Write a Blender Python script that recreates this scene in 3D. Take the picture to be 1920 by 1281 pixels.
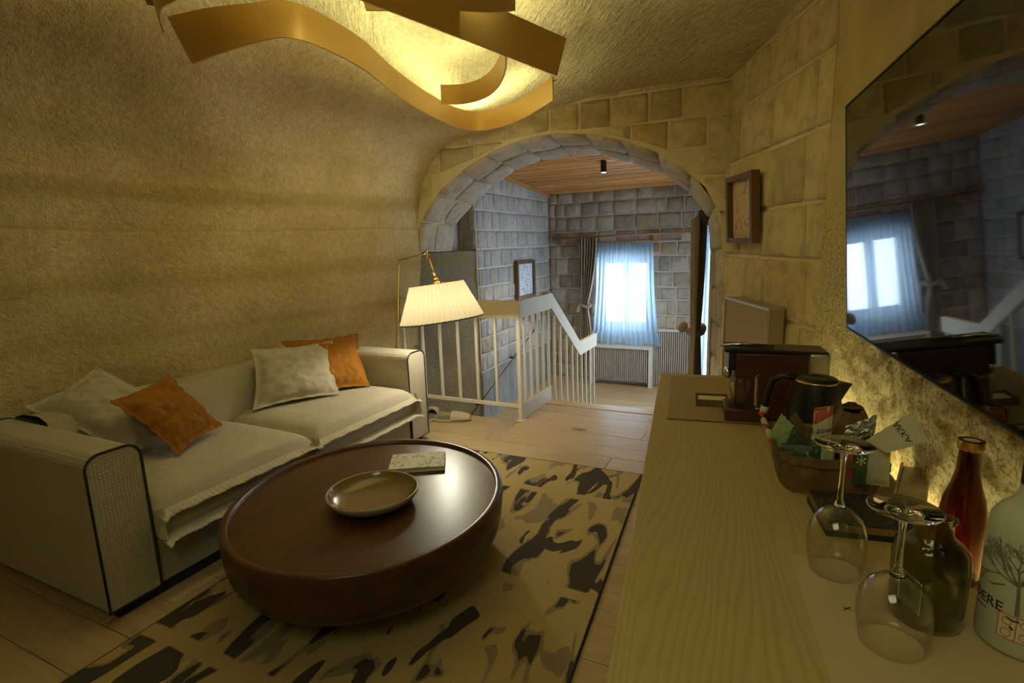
import bpy, bmesh, math, random
from mathutils import Vector, Matrix, noise
random.seed(7)
for o in list(bpy.data.objects): bpy.data.objects.remove(o)
C = bpy.context.scene.collection
R = math.radians
PI = math.pi

# ------------------------------------------------------------------ camera
cd = bpy.data.cameras.new('camera'); cam = bpy.data.objects.new('camera', cd); C.objects.link(cam)
bpy.context.scene.camera = cam
YAW, PIT, ROL = R(-25.9), R(10.3), R(-1.9)
fw = Vector((math.sin(YAW)*math.cos(PIT), math.cos(YAW)*math.cos(PIT), -math.sin(PIT)))
r0 = Vector((math.cos(YAW), -math.sin(YAW), 0)); u0 = r0.cross(fw)
rt = math.cos(ROL)*r0+math.sin(ROL)*u0; up = -math.sin(ROL)*r0+math.cos(ROL)*u0
m = Matrix((rt, up, -fw)).transposed().to_4x4(); m.translation = Vector((0, 0, 1.35))
cam.matrix_world = m
cd.sensor_width = 36; cd.lens = 36*1000/1920; cd.clip_start = .02

# ------------------------------------------------------------------ world, exposure, window daylight
W = bpy.data.worlds.new('world'); bpy.context.scene.world = W; W.use_nodes = True
W.node_tree.nodes['Background'].inputs[0].default_value = (.80, .91, 1, 1)
W.node_tree.nodes['Background'].inputs[1].default_value = 10.0
vs = bpy.context.scene.view_settings
vs.view_transform = 'Standard'; vs.look = 'None'; vs.gamma = 1; vs.use_curve_mapping = False
vs.exposure = 0.12

def area(name, loc, rot, sx, sy, power, col, portal=False, spread=180):
    l = bpy.data.lights.new(name, 'AREA'); l.shape = 'RECTANGLE'; l.size = sx; l.size_y = sy
    l.energy = power; l.color = col; l.spread = R(spread)
    if portal: l.cycles.is_portal = True
    o = bpy.data.objects.new(name, l); C.objects.link(o); o.location = loc; o.rotation_euler = rot
    return o
area('window_portal', (-1.755, 7.42, .655), (R(-90), 0, 0), .74, .98, 10, (1, 1, 1), True)
area('side_window_portal', (-.08, 5.75, .55), (0, R(90), 0), 2.0, 1.3, 10, (1, 1, 1), True)
WARM = (1, .70, .30)
# soft fill added behind the camera to brighten the room, no fixture
area('rear_fill_light', (-.35, -.5, 2.25), (R(22), R(-12), 0), .8, .8, 6.8, (.97, 1, .56))
sp = bpy.data.lights.new('spot_light', 'SPOT'); sp.energy = 60; sp.color = (1, .80, .52); sp.spot_size = R(110); sp.spot_blend = .6; sp.shadow_soft_size = .03
spo = bpy.data.objects.new('spot_light', sp); C.objects.link(spo); spo.location = (-1.55, 5.42, 1.93)

# ------------------------------------------------------------------ materials
class NT:
    def __init__(s, name):
        s.m = bpy.data.materials.new(name); s.m.use_nodes = True; s.t = s.m.node_tree
        s.b = s.t.nodes['Principled BSDF']
    def n(s, typ, **kw):
        x = s.t.nodes.new(typ)
        for k, v in kw.items():
            if k.startswith('i_'): x.inputs[k[2:].replace('_', ' ')].default_value = v
            else: setattr(x, k, v)
        return x
    def l(s, a, b): s.t.links.new(a, b)
    def coord(s, scale=(1, 1, 1), rot=(0, 0, 0), obj=False, world=False):
        mp = s.n('ShaderNodeMapping'); mp.inputs['Scale'].default_value = scale; mp.inputs['Rotation'].default_value = rot
        if world:
            g = s.n('ShaderNodeNewGeometry'); s.l(g.outputs['Position'], mp.inputs[0])
        else:
            tc = s.n('ShaderNodeTexCoord'); s.l(tc.outputs['Object'], mp.inputs[0])
        return mp.outputs[0]
    def noise(s, co, scale, detail=4, rough=.6, dist=0):
        x = s.n('ShaderNodeTexNoise'); x.inputs['Scale'].default_value = scale; x.inputs['Detail'].default_value = detail
        x.inputs['Roughness'].default_value = rough; x.inputs['Distortion'].default_value = dist
        s.l(co, x.inputs['Vector']); return x.outputs[0]
    def ramp(s, fac, stops, interp='LINEAR'):
        x = s.n('ShaderNodeValToRGB'); x.color_ramp.interpolation = interp
        e = x.color_ramp.elements
        while len(e) < len(stops): e.new(.5)
        for i, (p, c) in enumerate(stops):
            e[i].position = p; e[i].color = (c, c, c, 1) if isinstance(c, (int, float)) else (*c, 1)
        s.l(fac, x.inputs[0]); return x.outputs[0]
    def mix(s, f, a, b, mode='MIX'):
        x = s.n('ShaderNodeMix', data_type='RGBA', blend_type=mode)
        for inp, v in ((x.inputs[0], f), (x.inputs[6], a), (x.inputs[7], b)):
            if hasattr(v, 'links') or hasattr(v, 'is_linked') and not isinstance(v, (tuple, float, int)): s.l(v, inp)
            elif isinstance(v, (int, float)): inp.default_value = v
            else: inp.default_value = (*v, 1)
        return x.outputs[2]
    def math(s, op, a, b=0, c=0):
        x = s.n('ShaderNodeMath', operation=op)
        for i, v in enumerate((a, b, c)):
            if isinstance(v, (int, float)): x.inputs[i].default_value = v
            else: s.l(v, x.inputs[i])
        return x.outputs[0]
    def bump(s, h, strength, dist=.01, prev=None):
        x = s.n('ShaderNodeBump'); x.inputs['Strength'].default_value = strength; x.inputs['Distance'].default_value = dist
        s.l(h, x.inputs['Height'])
        if prev is not None: s.l(prev, x.inputs['Normal'])
        return x.outputs[0]
    def set(s, **kw):
        for k, v in kw.items():
            inp = s.b.inputs[k.replace('_', ' ')]
            if isinstance(v, (int, float)): inp.default_value = v
            elif isinstance(v, tuple): inp.default_value = (*v, 1) if len(v) == 3 else v
            else: s.l(v, inp)
        return s
def simple(name, col, rough=.6, metal=0, bump=0, bscale=200, var=0, **kw):
    s = NT(name); s.set(Roughness=rough, Metallic=metal, **kw)
    if bump or var:
        co = s.coord(); f = s.noise(co, bscale, 3)
        if bump: s.set(Normal=s.bump(f, bump, .002))
        if var:
            g = s.noise(co, 6, 4); s.set(Base_Color=s.mix(s.ramp(g, [(.3, 0), (.7, 1)]), tuple(max(0, c*(1-var)) for c in col), tuple(min(1, c*(1+var)) for c in col)))
        else: s.set(Base_Color=col)
    else: s.set(Base_Color=col)
    return s.m
MT = {}
# carved tuff rock
def rock(name, c1, c2, band, chis, cstr, rot):
    s = NT(name); g = s.coord(world=True)
    a = s.noise(g, 1.6, 6, .6); b = s.noise(g, 30, 5, .7)
    col = s.mix(s.ramp(a, [(.35, 0), (.65, 1)]), c1, c2)
    col = s.mix(s.ramp(b, [(.42, .0), (.6, .35)]), col, tuple(x*.62 for x in c1))
    if band:
        sx = s.n('ShaderNodeSeparateXYZ'); gg = s.n('ShaderNodeNewGeometry'); s.l(gg.outputs['Position'], sx.inputs[0])
        w = s.noise(s.coord((.5, .5, 2), world=True), 1.4, 3)
        z = s.math('ADD', sx.outputs[2], s.math('MULTIPLY', s.math('SUBTRACT', w, .5), .09))
        zz = s.math('DIVIDE', z, 2.6)
        # ochre strata
        r = s.ramp(zz, [(0, .5), (.20, .2), (.33, .1), (.355, .7), (.375, .1), (.44, .1), (.465, .85), (.49, .6), (.505, .0), (.574, .05), (.578, .8), (.584, .0), (.625, .0), (.645, .9), (.665, .7), (.675, .05), (.72, .1), (.74, .35), (.77, .0)])
        col = s.mix(s.math('MULTIPLY', r, .55), col, (.33, .235, .05))
    c0_ = s.coord((1, 1, 1), rot, world=True); mp_ = s.n('ShaderNodeMapping'); mp_.inputs['Scale'].default_value = chis; s.l(c0_, mp_.inputs[0]); cs = mp_.outputs[0]
    h1 = s.noise(cs, 17, 4, .7, .3); h2 = s.noise(s.coord(world=True), 70, 4, .7)
    n1 = s.bump(h1, cstr, .05); n2 = s.bump(h2, .5, .010, n1)
    s.set(Base_Color=col, Roughness=.95, Normal=n2, Specular_IOR_Level=.15)
    return s.m
MT['rock'] = rock('carved_rock', (.52, .39, .17), (.70, .54, .29), True, (1, 1.5, 2.0), .5, (0, 0, 0))
MT['rock_ceiling'] = rock('chiselled_ceiling_rock', (.66, .53, .27), (.78, .65, .36), False, (.5, 2.6, 1), 1.0, (0, 0, R(50)))
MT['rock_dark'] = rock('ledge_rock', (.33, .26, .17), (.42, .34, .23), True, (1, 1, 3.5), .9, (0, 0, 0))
MT['plaster'] = rock('rough_plaster', (.60, .47, .22), (.70, .56, .30), False, (1, 1, 1), .5, (0, 0, 0))
def pitted():
    s = NT('pitted_rock'); g = s.coord(world=True)
    a = s.noise(s.coord((1, 1, 1.6), world=True), 42, 6, .75, .4); b = s.noise(g, 3, 4)
    f = s.ramp(a, [(.38, 0), (.52, 1)])
    col = s.mix(f, (.26, .19, .07), s.mix(b, (.62, .50, .24), (.74, .62, .34)))
    s.set(Base_Color=col, Roughness=.95, Specular_IOR_Level=.1, Normal=s.bump(s.noise(g, 34, 6, .75), 1.0, .03))
    return s.m
MT['pitted'] = pitted()
def stone(name, ca, cb, cc, streak=0, warm=(.46, .33, .13)):
    s = NT(name); oi = s.n('ShaderNodeObjectInfo'); g = s.coord(world=True)
    base = s.ramp(oi.outputs['Random'], [(0, tuple(x*.84 for x in ca)), (.2, ca), (.5, cb), (.8, cc), (1, tuple(x*v_ for x, v_ in zip(cb, (.80, .70, .55))))])
    f = s.noise(g, 9, 6, .7, .5)
    col = s.mix(s.ramp(f, [(.45, .0), (.66, .5)]), base, tuple(x*.42 for x in ca))
    col = s.mix(s.ramp(s.noise(g, 4.3, 3), [(.55, 0), (.7, .45)]), col, warm)
    h = s.noise(s.coord((1, 1, .18) if streak else (1, 1, 1), world=True), 60 if streak else 28, 5, .7)
    s.set(Base_Color=col, Roughness=.93, Specular_IOR_Level=.15, Normal=s.bump(h, .7, .014))
    return s.m
MT['stone_warm'] = stone('warm_wall_stone', (.60, .48, .25), (.68, .55, .31), (.65, .52, .26))
MT['stone_grey'] = stone('grey_wall_stone', (.40, .34, .28), (.52, .45, .36), (.46, .38, .30), 0, (.40, .29, .17))
MT['stone_side'] = stone('combed_wall_stone', (.44, .42, .40), (.54, .50, .46), (.50, .45, .40), 1, (.42, .38, .34))
MT['stone_arch'] = stone('arch_stone', (.50, .44, .36), (.62, .55, .46), (.56, .48, .38), 0, (.50, .38, .24))
MT['mortar'] = simple('mortar', (.66, .54, .31), .95, 0, .6, 60, .12)
MT['mortar_grey'] = simple('grey_mortar', (.56, .51, .45), .95, 0, .5, 60, .1)
def stairwall():
    s = NT('stair_wall'); co = s.coord((1, 1, .25), world=True)
    f = s.noise(co, 7, 6, .7)
    s.set(Base_Color=s.mix(s.ramp(f, [(.3, 0), (.7, 1)]), (.17, .175, .17), (.33, .33, .31)), Roughness=.9, Normal=s.bump(s.noise(co, 30, 4), .5, .012)); return s.m
MT['stairwall'] = stairwall()
def wood(name, c1, c2, axis='x', scale=1.0, rough=.5, bumpv=.15, knots=0, rand=.25, dist=4.0, wscale=18):
    s = NT(name); sc = {'x': (.12, 1, 1), 'y': (1, .12, 1), 'z': (1, 1, .12)}[axis]
    sc = tuple(v*scale for v in sc); co = s.coord(sc, world=True)
    oi = s.n('ShaderNodeObjectInfo')
    off = s.n('ShaderNodeVectorMath', operation='ADD'); s.l(co, off.inputs[0])
    mm = s.n('ShaderNodeCombineXYZ'); s.l(s.math('MULTIPLY', oi.outputs['Random'], 9), mm.inputs[0]); s.l(s.math('MULTIPLY', oi.outputs['Random'], 5), mm.inputs[2])
    s.l(mm.outputs[0], off.inputs[1]); co = off.outputs[0]
    n = s.noise(co, wscale, 6, .6, 1.0); n2 = s.noise(co, 4, 3, .5, dist*.3)
    f = s.math('ADD', s.math('MULTIPLY', n, .6), s.math('MULTIPLY', n2, .4))
    col = s.mix(s.ramp(f, [(.36, 0), (.64, 1)]), c1, c2)
    col = s.mix(s.math('MULTIPLY', oi.outputs['Random'], rand), col, tuple(x*.6 for x in c1))
    if knots:
        v = s.n('ShaderNodeTexVoronoi'); v.inputs['Scale'].default_value = knots; s.l(s.coord((.5, 1, 1) if axis == 'x' else (1, .5, 1), world=True), v.inputs['Vector'])
        col = s.mix(s.ramp(v.outputs[0], [(.05, .8), (.10, 0)]), col, (.10, .05, .02))
    s.set(Base_Color=col, Roughness=rough, Normal=s.bump(n, bumpv, .004)); return s.m
MT['floor_oak'] = wood('floor_oak', (.40, .28, .145), (.54, .40, .225), 'x', 1, .32, .12, 2.6)
MT['ceiling_pine'] = wood('ceiling_pine', (.44, .17, .04), (.82, .41, .12), 'x', 1, .45, .25, 3.5, .5)
def ash():
    s = NT('console_ash'); n1 = s.noise(s.coord((3.2, .62, 1)), 1.0, 1.0, .4, .25); n2 = s.noise(s.coord((9, .9, 3)), 1.5, 2, .5)
    sx = s.n('ShaderNodeSeparateXYZ'); s.l(s.coord(), sx.inputs[0])
    ph = s.math('ADD', s.math('MULTIPLY', n1, 30), s.math('ADD', s.math('MULTIPLY', sx.outputs[0], 62), s.math('MULTIPLY', n2, 5)))
    rr = s.ramp(s.math('FRACT', ph), [(0, .25), (.3, 1), (.7, .8), (1, .25)])
    f = s.noise(s.coord((90, 2.2, 10)), 3, 3, .6)
    t = s.math('MULTIPLY', rr, s.math('ADD', s.math('MULTIPLY', f, .5), .7))
    s.set(Base_Color=s.mix(t, (.395, .295, .115), (.475, .365, .16)), Roughness=.5, Normal=s.bump(t, .12, .001)); return s.m
MT['ash'] = ash()
MT['walnut'] = wood('dark_walnut', (.045, .017, .008), (.095, .036, .016), 'y', 1, .33, .04, 0, 0)
MT['frame_wood'] = wood('frame_wood', (.10, .05, .018), (.18, .09, .035), 'z', 1, .45, .1, 0, 0)
MT['rod_wood'] = wood('rod_wood', (.30, .14, .06), (.42, .20, .09), 'x', 1, .4, .1, 0, 0)
def fabric(name, c1, c2, scale=420, bumpv=.5, sheen=.2, var=.12):
    s = NT(name); co = s.coord(world=True)
    w1 = s.n('ShaderNodeTexWave', wave_type='BANDS', bands_direction='Y'); w1.inputs['Scale'].default_value = scale/6; w1.inputs['Distortion'].default_value = 2.5; w1.inputs['Detail Scale'].default_value = 3
    w2 = s.n('ShaderNodeTexWave', wave_type='BANDS', bands_direction='Z'); w2.inputs['Scale'].default_value = scale/6; w2.inputs['Distortion'].default_value = 2.5
    s.l(co, w1.inputs[0]); s.l(co, w2.inputs[0])
    f = s.math('MULTIPLY', w1.outputs[1], w2.outputs[1]); g = s.noise(co, 90, 4)
    t = s.math('ADD', s.math('MULTIPLY', f, .5), s.math('MULTIPLY', g, .6))
    s.set(Base_Color=s.mix(t, c1, c2), Roughness=.95, Normal=s.bump(t, bumpv, .003), Sheen_Weight=sheen, Specular_IOR_Level=.2); return s.m
MT['boucle'] = fabric('boucle', (.33, .28, .19), (.52, .46, .34), 150, .8)
MT['linen'] = fabric('linen', (.42, .365, .27), (.57, .51, .39), 700, .4)
MT['orange'] = fabric('orange_velvet', (.27, .10, .010), (.38, .155, .02), 700, .4, .05)
MT['piping'] = simple('dark_piping', (.018, .016, .018), .7)
MT['white_metal'] = simple('cream_painted_metal', (.72, .64, .50), .45)
MT['rail_wood'] = simple('cream_painted_rail', (.68, .60, .46), .5, 0, .05, 80)
MT['white_paint'] = simple('off_white_paint', (.66, .62, .56), .5)
MT['slat'] = simple('taupe_slat', (.42, .35, .31), .6)
MT['slat_dark'] = simple('slat_backing', (.12, .09, .07), .8)
MT['black'] = simple('black_plastic', (.012, .012, .013), .35)
MT['black_matte'] = simple('black_matte', (.012, .012, .012), .8)
MT['bronze'] = simple('brushed_gold', (.66, .42, .12), .42, .35, .04, 300)
MT['bronze_dark'] = simple('bronze_dark', (.20, .09, .03), .4, .6)
MT['brass'] = simple('brass', (.78, .52, .20), .25, 1)
MT['chrome'] = simple('chrome', (.8, .8, .8), .15, 1)
MT['silver'] = simple('brushed_silver', (.50, .48, .43), .33, .9, .1, 400)
MT['leather_brown'] = simple('machine_brown', (.075, .022, .010), .45)
MT['desk_pad'] = simple('desk_pad', (.34, .25, .11), .6, 0, .1, 300)
MT['paper'] = simple('paper', (.50, .39, .22), .8)
MT['white_paper'] = simple('white_paper', (.72, .66, .52), .8)
MT['ceramic'] = simple('glazed_ceramic', (.20, .135, .055), .22, 0, 0, 0, 0, Coat_Weight=.6, Coat_Roughness=.08)
MT['ceramic_rim'] = simple('ceramic_rim', (.34, .28, .18), .4)
MT['kraft'] = simple('kraft_paper', (.17, .10, .035), .75, 0, .4, 40, .5)
MT['red'] = simple('red_print', (.50, .07, .03), .6)
MT['green'] = simple('green_packet', (.36, .46, .20), .5, 0, 0, 0, 0)
MT['dark_green'] = simple('dark_green_packet', (.05, .09, .035), .5)
MT['pale_card'] = simple('pale_card', (.70, .62, .42), .7)
MT['cream'] = simple('cream_packet', (.62, .56, .38), .5)
MT['foil'] = simple('foil', (.52, .50, .40), .3, .6)
MT['greycream'] = simple('greycream_packet', (.46, .44, .33), .55)
MT['ink'] = simple('ink', (.03, .025, .02), .7)
MT['ink_grey'] = simple('ink_grey', (.16, .14, .09), .7)
MT['taupe_cloth'] = fabric('curtain_cloth', (.24, .18, .12), (.36, .28, .20), 500, .2)
MT['slipper'] = simple('slipper_towelling', (.46, .38, .25), .95, 0, .6, 120)
MT['wire'] = simple('steel_wire', (.5, .45, .35), .3, 1)
def glass(name, col=(1, 1, 1), rough=0.0, ior=1.45):
    s = NT(name); s.set(Base_Color=col, Roughness=rough, IOR=ior, Transmission_Weight=1.0); return s.m
MT['glass'] = glass('clear_glass')
def thin(name, tint, rough=.02, ior=1.5):
    s = NT(name); s.t.nodes.remove(s.b)
    t = s.n('ShaderNodeBsdfTransparent'); g_ = s.n('ShaderNodeBsdfGlossy'); mx = s.n('ShaderNodeMixShader'); lw = s.n('ShaderNodeLayerWeight'); lw.inputs[0].default_value = .5
    t.inputs[0].default_value = (*tint, 1); g_.inputs['Roughness'].default_value = rough; 
    fz = s.math('ADD', s.math('MULTIPLY', s.math('POWER', lw.outputs[1], 3.2), .85), .045); s.l(fz, mx.inputs[0]); s.l(t.outputs[0], mx.inputs[1]); s.l(g_.outputs[0], mx.inputs[2]); s.l(mx.outputs[0], s.t.nodes['Material Output'].inputs[0]); return s.m
MT['thin_glass'] = thin('thin_clear_glass', (.985, .985, .97))
MT['thin_pane'] = thin('thin_window_pane', (1, 1, 1))
MT['frost'] = glass('frosted_glass', (.66, .65, .48), .55)
MT['frost'].node_tree.nodes['Principled BSDF'].inputs['Transmission Weight'].default_value = .30
MT['amber'] = thin('smoked_glass', (.67, .65, .48), .06)
MT['wine'] = thin('red_wine_glass', (.50, .24, .15), .05)
MT['pane'] = glass('window_glass', (1, 1, 1), 0, 1.1)
def emit(name, col, st):
    s = NT(name); s.set(Base_Color=(.8, .8, .8), Emission_Color=col, Emission_Strength=st); return s.m
MT['led'] = emit('led_strip', (.97, 1, .56), 96)
MT['led_desk'] = emit('desk_led_strip', (.98, 1, .60), 42)
MT['bulb'] = emit('bulb', (1, .88, .66), 22)
MT['lens'] = emit('lamp_lens', (1, .9, .75), 12)
def shade():
    s = NT('pleated_shade'); s.t.nodes.remove(s.b)
    d = s.n('ShaderNodeBsdfDiffuse'); t = s.n('ShaderNodeBsdfTranslucent'); mx = s.n('ShaderNodeMixShader')
    d.inputs[0].default_value = (.78, .68, .50, 1); t.inputs[0].default_value = (.82, .70, .48, 1); mx.inputs[0].default_value = .16
    s.l(d.outputs[0], mx.inputs[1]); s.l(t.outputs[0], mx.inputs[2]); s.l(mx.outputs[0], s.t.nodes['Material Output'].inputs[0]); return s.m
MT['shade'] = shade()
def sheer():
    s = NT('sheer_voile'); s.t.nodes.remove(s.b)
    d = s.n('ShaderNodeBsdfDiffuse'); t = s.n('ShaderNodeBsdfTranslucent'); tr = s.n('ShaderNodeBsdfTransparent'); mx = s.n('ShaderNodeMixShader'); m2 = s.n('ShaderNodeMixShader')
    d.inputs[0].default_value = (.62, .72, .90, 1); t.inputs[0].default_value = (.58, .80, 1, 1); mx.inputs[0].default_value = .88; m2.inputs[0].default_value = .28  # voile is white; the daylight's blue is put into its colour
    s.l(d.outputs[0], mx.inputs[1]); s.l(t.outputs[0], mx.inputs[2]); s.l(mx.outputs[0], m2.inputs[1]); s.l(tr.outputs[0], m2.inputs[2])
    s.l(m2.outputs[0], s.t.nodes['Material Output'].inputs[0]); return s.m
MT['sheer'] = sheer()
def tvmat():
    s = NT('tv_screen'); s.set(Base_Color=(.004, .004, .005), Roughness=.035, IOR=1.75); return s.m
MT['screen'] = tvmat()
def rugmat():
    s = NT('rug_pattern'); dn = s.noise(s.coord(), 3.0, 2, .5)
    mp = s.n('ShaderNodeMapping'); s.l(s.coord(), mp.inputs[0]); mp.inputs['Rotation'].default_value = (0, 0, R(7)); mp.inputs['Scale'].default_value = (3.3, 1.0, 1)
    mp2 = s.n('ShaderNodeMapping'); s.l(s.coord(), mp2.inputs[0]); mp2.inputs['Rotation'].default_value = (0, 0, R(-6)); mp2.inputs['Scale'].default_value = (3.3, 1.1, 1); mp2.inputs['Location'].default_value = (4.3, 2.1, 0)
    a = s.noise(mp.outputs[0], 2.7, 1.6, .5, .7); b = s.noise(mp2.outputs[0], 2.5, 1.4, .45, .7)
    dark = s.ramp(a, [(.575, 0), (.585, 1)]); dark2 = s.ramp(b, [(.36, 1), (.37, 0)])
    mid = s.ramp(a, [(.535, 0), (.542, 1)]); mid2 = s.ramp(b, [(.64, 0), (.65, 1)])
    sx = s.n('ShaderNodeSeparateXYZ'); s.l(s.coord(), sx.inputs[0])
    yy = s.math('FRACT', s.math('ADD', s.math('ADD', s.math('MULTIPLY', sx.outputs[1], 1.28), .76), s.math('MULTIPLY', s.math('SUBTRACT', dn, .5), .06)))
    band = s.ramp(yy, [(.0, 0), (.035, 0), (.045, 1), (.96, 1), (.97, 0)])
    dk = s.math('MULTIPLY', s.math('MAXIMUM', dark, dark2), band); md = s.math('MULTIPLY', s.math('MAXIMUM', mid, mid2), band)
    col = s.mix(md, (.50, .375, .175), (.29, .23, .15)); col = s.mix(dk, col, (.062, .052, .045))
    f = s.noise(s.coord(), 260, 2); col = s.mix(s.math('MULTIPLY', f, .35), col, (.12, .085, .04))
    s.set(Base_Color=col, Roughness=1.0, Specular_IOR_Level=.05, Normal=s.bump(s.math('ADD', s.noise(s.coord(), 240, 2), s.math('SUBTRACT', 1, dk)), .5, .004)); return s.m
MT['rug'] = rugmat()
def cardmat(name, bg, inks, scale, th=.60):
    s = NT(name); co = s.coord()
    a = s.noise(co, scale, 3, .6, 1.5); col = bg
    for i, k in enumerate(inks):
        a = s.noise(s.coord((1+i*.3, 1, 1)), scale*(1+.4*i), 3, .6, 1.5)
        col = s.mix(s.ramp(a, [(th, 0), (th+.03, .85)]), col, k)
    s.set(Base_Color=col, Roughness=.7); return s.m
MT['book_cover'] = cardmat('botanical_cover', (.62, .58, .46), [(.16, .24, .12), (.22, .20, .14)], 26, .585)
MT['art_print'] = cardmat('warm_art_print', (.50, .38, .22), [(.42, .16, .05), (.56, .44, .30)], 12, .56)
MT['art_sketch'] = cardmat('line_art_print', (.66, .68, .72), [(.08, .08, .10), (.10, .10, .12)], 18, .61)
MT['speckle'] = cardmat('speckled_tray', (.02, .018, .015), [(.16, .13, .08)], 160, .58)

# ------------------------------------------------------------------ geometry helper
class G:
    def __init__(s): s.v = []; s.f = []
    def add(s, vs_, fs):
        k = len(s.v); s.v += [tuple(v) for v in vs_]; s.f += [tuple(i+k for i in f) for f in fs]; return s
    def box(s, a, b, M=None):
        x0, y0, z0 = a; x1, y1, z1 = b
        vs_ = [Vector(p) for p in ((x0, y0, z0), (x1, y0, z0), (x1, y1, z0), (x0, y1, z0), (x0, y0, z1), (x1, y0, z1), (x1, y1, z1), (x0, y1, z1))]
        if M is not None: vs_ = [M @ v for v in vs_]
        return s.add(vs_, [(3, 2, 1, 0), (4, 5, 6, 7), (0, 1, 5, 4), (1, 2, 6, 5), (2, 3, 7, 6), (3, 0, 4, 7)])
    def bar(s, p, q, w, h, upv=(0, 0, 1)):
        p = Vector(p); q = Vector(q); d = (q-p).normalized(); sd = d.cross(Vector(upv)).normalized(); u = sd.cross(d)
        vs_ = [e+sd*a*w/2+u*b*h/2 for e in (p, q) for a, b in ((-1, -1), (1, -1), (1, 1), (-1, 1))]
        return s.add(vs_, [(0, 1, 2, 3), (7, 6, 5, 4), (0, 4, 5, 1), (1, 5, 6, 2), (2, 6, 7, 3), (3, 7, 4, 0)])
    def tube(s, pts, r, seg=10, closed=False, caps=True, flat=1.0):
        pts = [Vector(p) for p in pts]; n = len(pts); rr = r if isinstance(r, (list, tuple)) else [r]*n
        rings = []; pu = None
        for i, p in enumerate(pts):
            a = pts[(i-1) % n] if closed or i > 0 else p; b = pts[(i+1) % n] if closed or i < n-1 else p
            t = (b-a).normalized()
            if pu is None:
                pu = Vector((0, 0, 1)) if abs(t.z) < .9 else Vector((1, 0, 0))
            u = (pu-t*pu.dot(t)).normalized(); w = t.cross(u); pu = u
            rings.append([p+(u*math.cos(2*PI*k/seg)*flat+w*math.sin(2*PI*k/seg))*rr[i] for k in range(seg)])
        vs_ = [v for ring in rings for v in ring]; fs = []
        m_ = n if closed else n-1
        for i in range(m_):
            for k in range(seg):
                a = i*seg+k; b = i*seg+(k+1) % seg; c = ((i+1) % n)*seg+(k+1) % seg; d = ((i+1) % n)*seg+k
                fs.append((a, b, c, d))
        if caps and not closed: fs += [tuple(range(seg-1, -1, -1)), tuple((n-1)*seg+k for k in range(seg))]
        return s.add(vs_, fs)
    def lathe(s, prof, seg=32, c=(0, 0, 0), closed=False):
        vs_ = []; fs = []; n = len(prof)
        for r, z in prof:
            for k in range(seg):
                a = 2*PI*k/seg; vs_.append((c[0]+r*math.cos(a), c[1]+r*math.sin(a), c[2]+z))
        for i in range(n if closed else n-1):
            j = (i+1) % n
            for k in range(seg): fs.append((i*seg+k, i*seg+(k+1) % seg, j*seg+(k+1) % seg, j*seg+k))
        return s.add(vs_, fs)
    def grid(s, fn, nu, nv, cu=False, flip=False):
        vs_ = [fn(i/nu, j/nv) for i in range(nu if cu else nu+1) for j in range(nv+1)]; fs = []
        N = nu if cu else nu+1
        for i in range(nu):
            for j in range(nv):
                a = i*(nv+1)+j; b = ((i+1) % N)*(nv+1)+j
                q = (a, b, b+1, a+1); fs.append(q[::-1] if flip else q)
        return s.add(vs_, fs)
    def prism(s, poly, d):
        """poly: 3D points of a planar outline, d: extrusion vector"""
        n = len(poly); d = Vector(d); P = [Vector(p) for p in poly]
        return s.add(P+[p+d for p in P], [tuple(range(n))[::-1], tuple(range(n, 2*n))]+[(i, (i+1) % n, (i+1) % n+n, i+n) for i in range(n)])
    def build(s, name, mat, parent=None, smooth=False, bevel=0, seg=2, fix=False, local=False, mods=None):
        me = bpy.data.meshes.new(name); me.from_pydata(s.v, [], s.f); me.update()
        if fix:
            b = bmesh.new(); b.from_mesh(me); bmesh.ops.remove_doubles(b, verts=b.verts, dist=1e-5); bmesh.ops.recalc_face_normals(b, faces=b.faces); b.to_mesh(me); b.free()
        o = bpy.data.objects.new(name, me); C.objects.link(o); me.materials.append(MT[mat] if isinstance(mat, str) else mat)
        if smooth:
            for p in me.polygons: p.use_smooth = True
        if bevel:
            bv = o.modifiers.new('b', 'BEVEL'); bv.width = bevel; bv.segments = seg; bv.limit_method = 'ANGLE'; bv.angle_limit = R(35)
            for p in me.polygons: p.use_smooth = True
            me.set_sharp_from_angle(angle=R(40)) if hasattr(me, 'set_sharp_from_angle') else None
        if parent:
            o.parent = parent
            if parent.type == 'EMPTY' and not local: o.location = -parent.location
        return o
def tag(o, label=None, cat=None, group=None, kind=None):
    if label: o['label'] = label
    if cat: o['category'] = cat
    if group: o['group'] = group
    if kind: o['kind'] = kind
    return o
def thing(name, loc, label, cat, group=None, rz=0):
    o = bpy.data.objects.new(name, None); C.objects.link(o); o.location = loc; o.rotation_euler = (0, 0, rz); o.empty_display_size = .1
    return tag(o, label, cat, group)
def dup(root, loc, rz=None):
    r = root.copy(); C.objects.link(r); r.location = loc
    if rz is not None: r.rotation_euler = (0, 0, rz)
    for ch in list(root.children):
        c = ch.copy(); C.objects.link(c); c.parent = r
        for g in ch.children:
            d = g.copy(); C.objects.link(d); d.parent = c
    return r
def text_mesh(txt, size, depth=.0004):
    cu = bpy.data.curves.new('t', 'FONT'); cu.body = txt; cu.size = size; cu.extrude = depth; cu.align_x = 'CENTER'; cu.align_y = 'CENTER'; cu.resolution_u = 3
    o = bpy.data.objects.new('t', cu); C.objects.link(o); dg = bpy.context.evaluated_depsgraph_get(); dg.update()
    me = bpy.data.meshes.new_from_object(o.evaluated_get(dg)); bpy.data.objects.remove(o); 
    g = G(); g.v = [tuple(v.co) for v in me.vertices]; g.f = [tuple(p.vertices) for p in me.polygons]; bpy.data.meshes.remove(me); return g
def nz(x, y, z, s=1.0): return noise.fractal(Vector((x*s, y*s, z*s)), 1.0, 2.0, 4)

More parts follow.
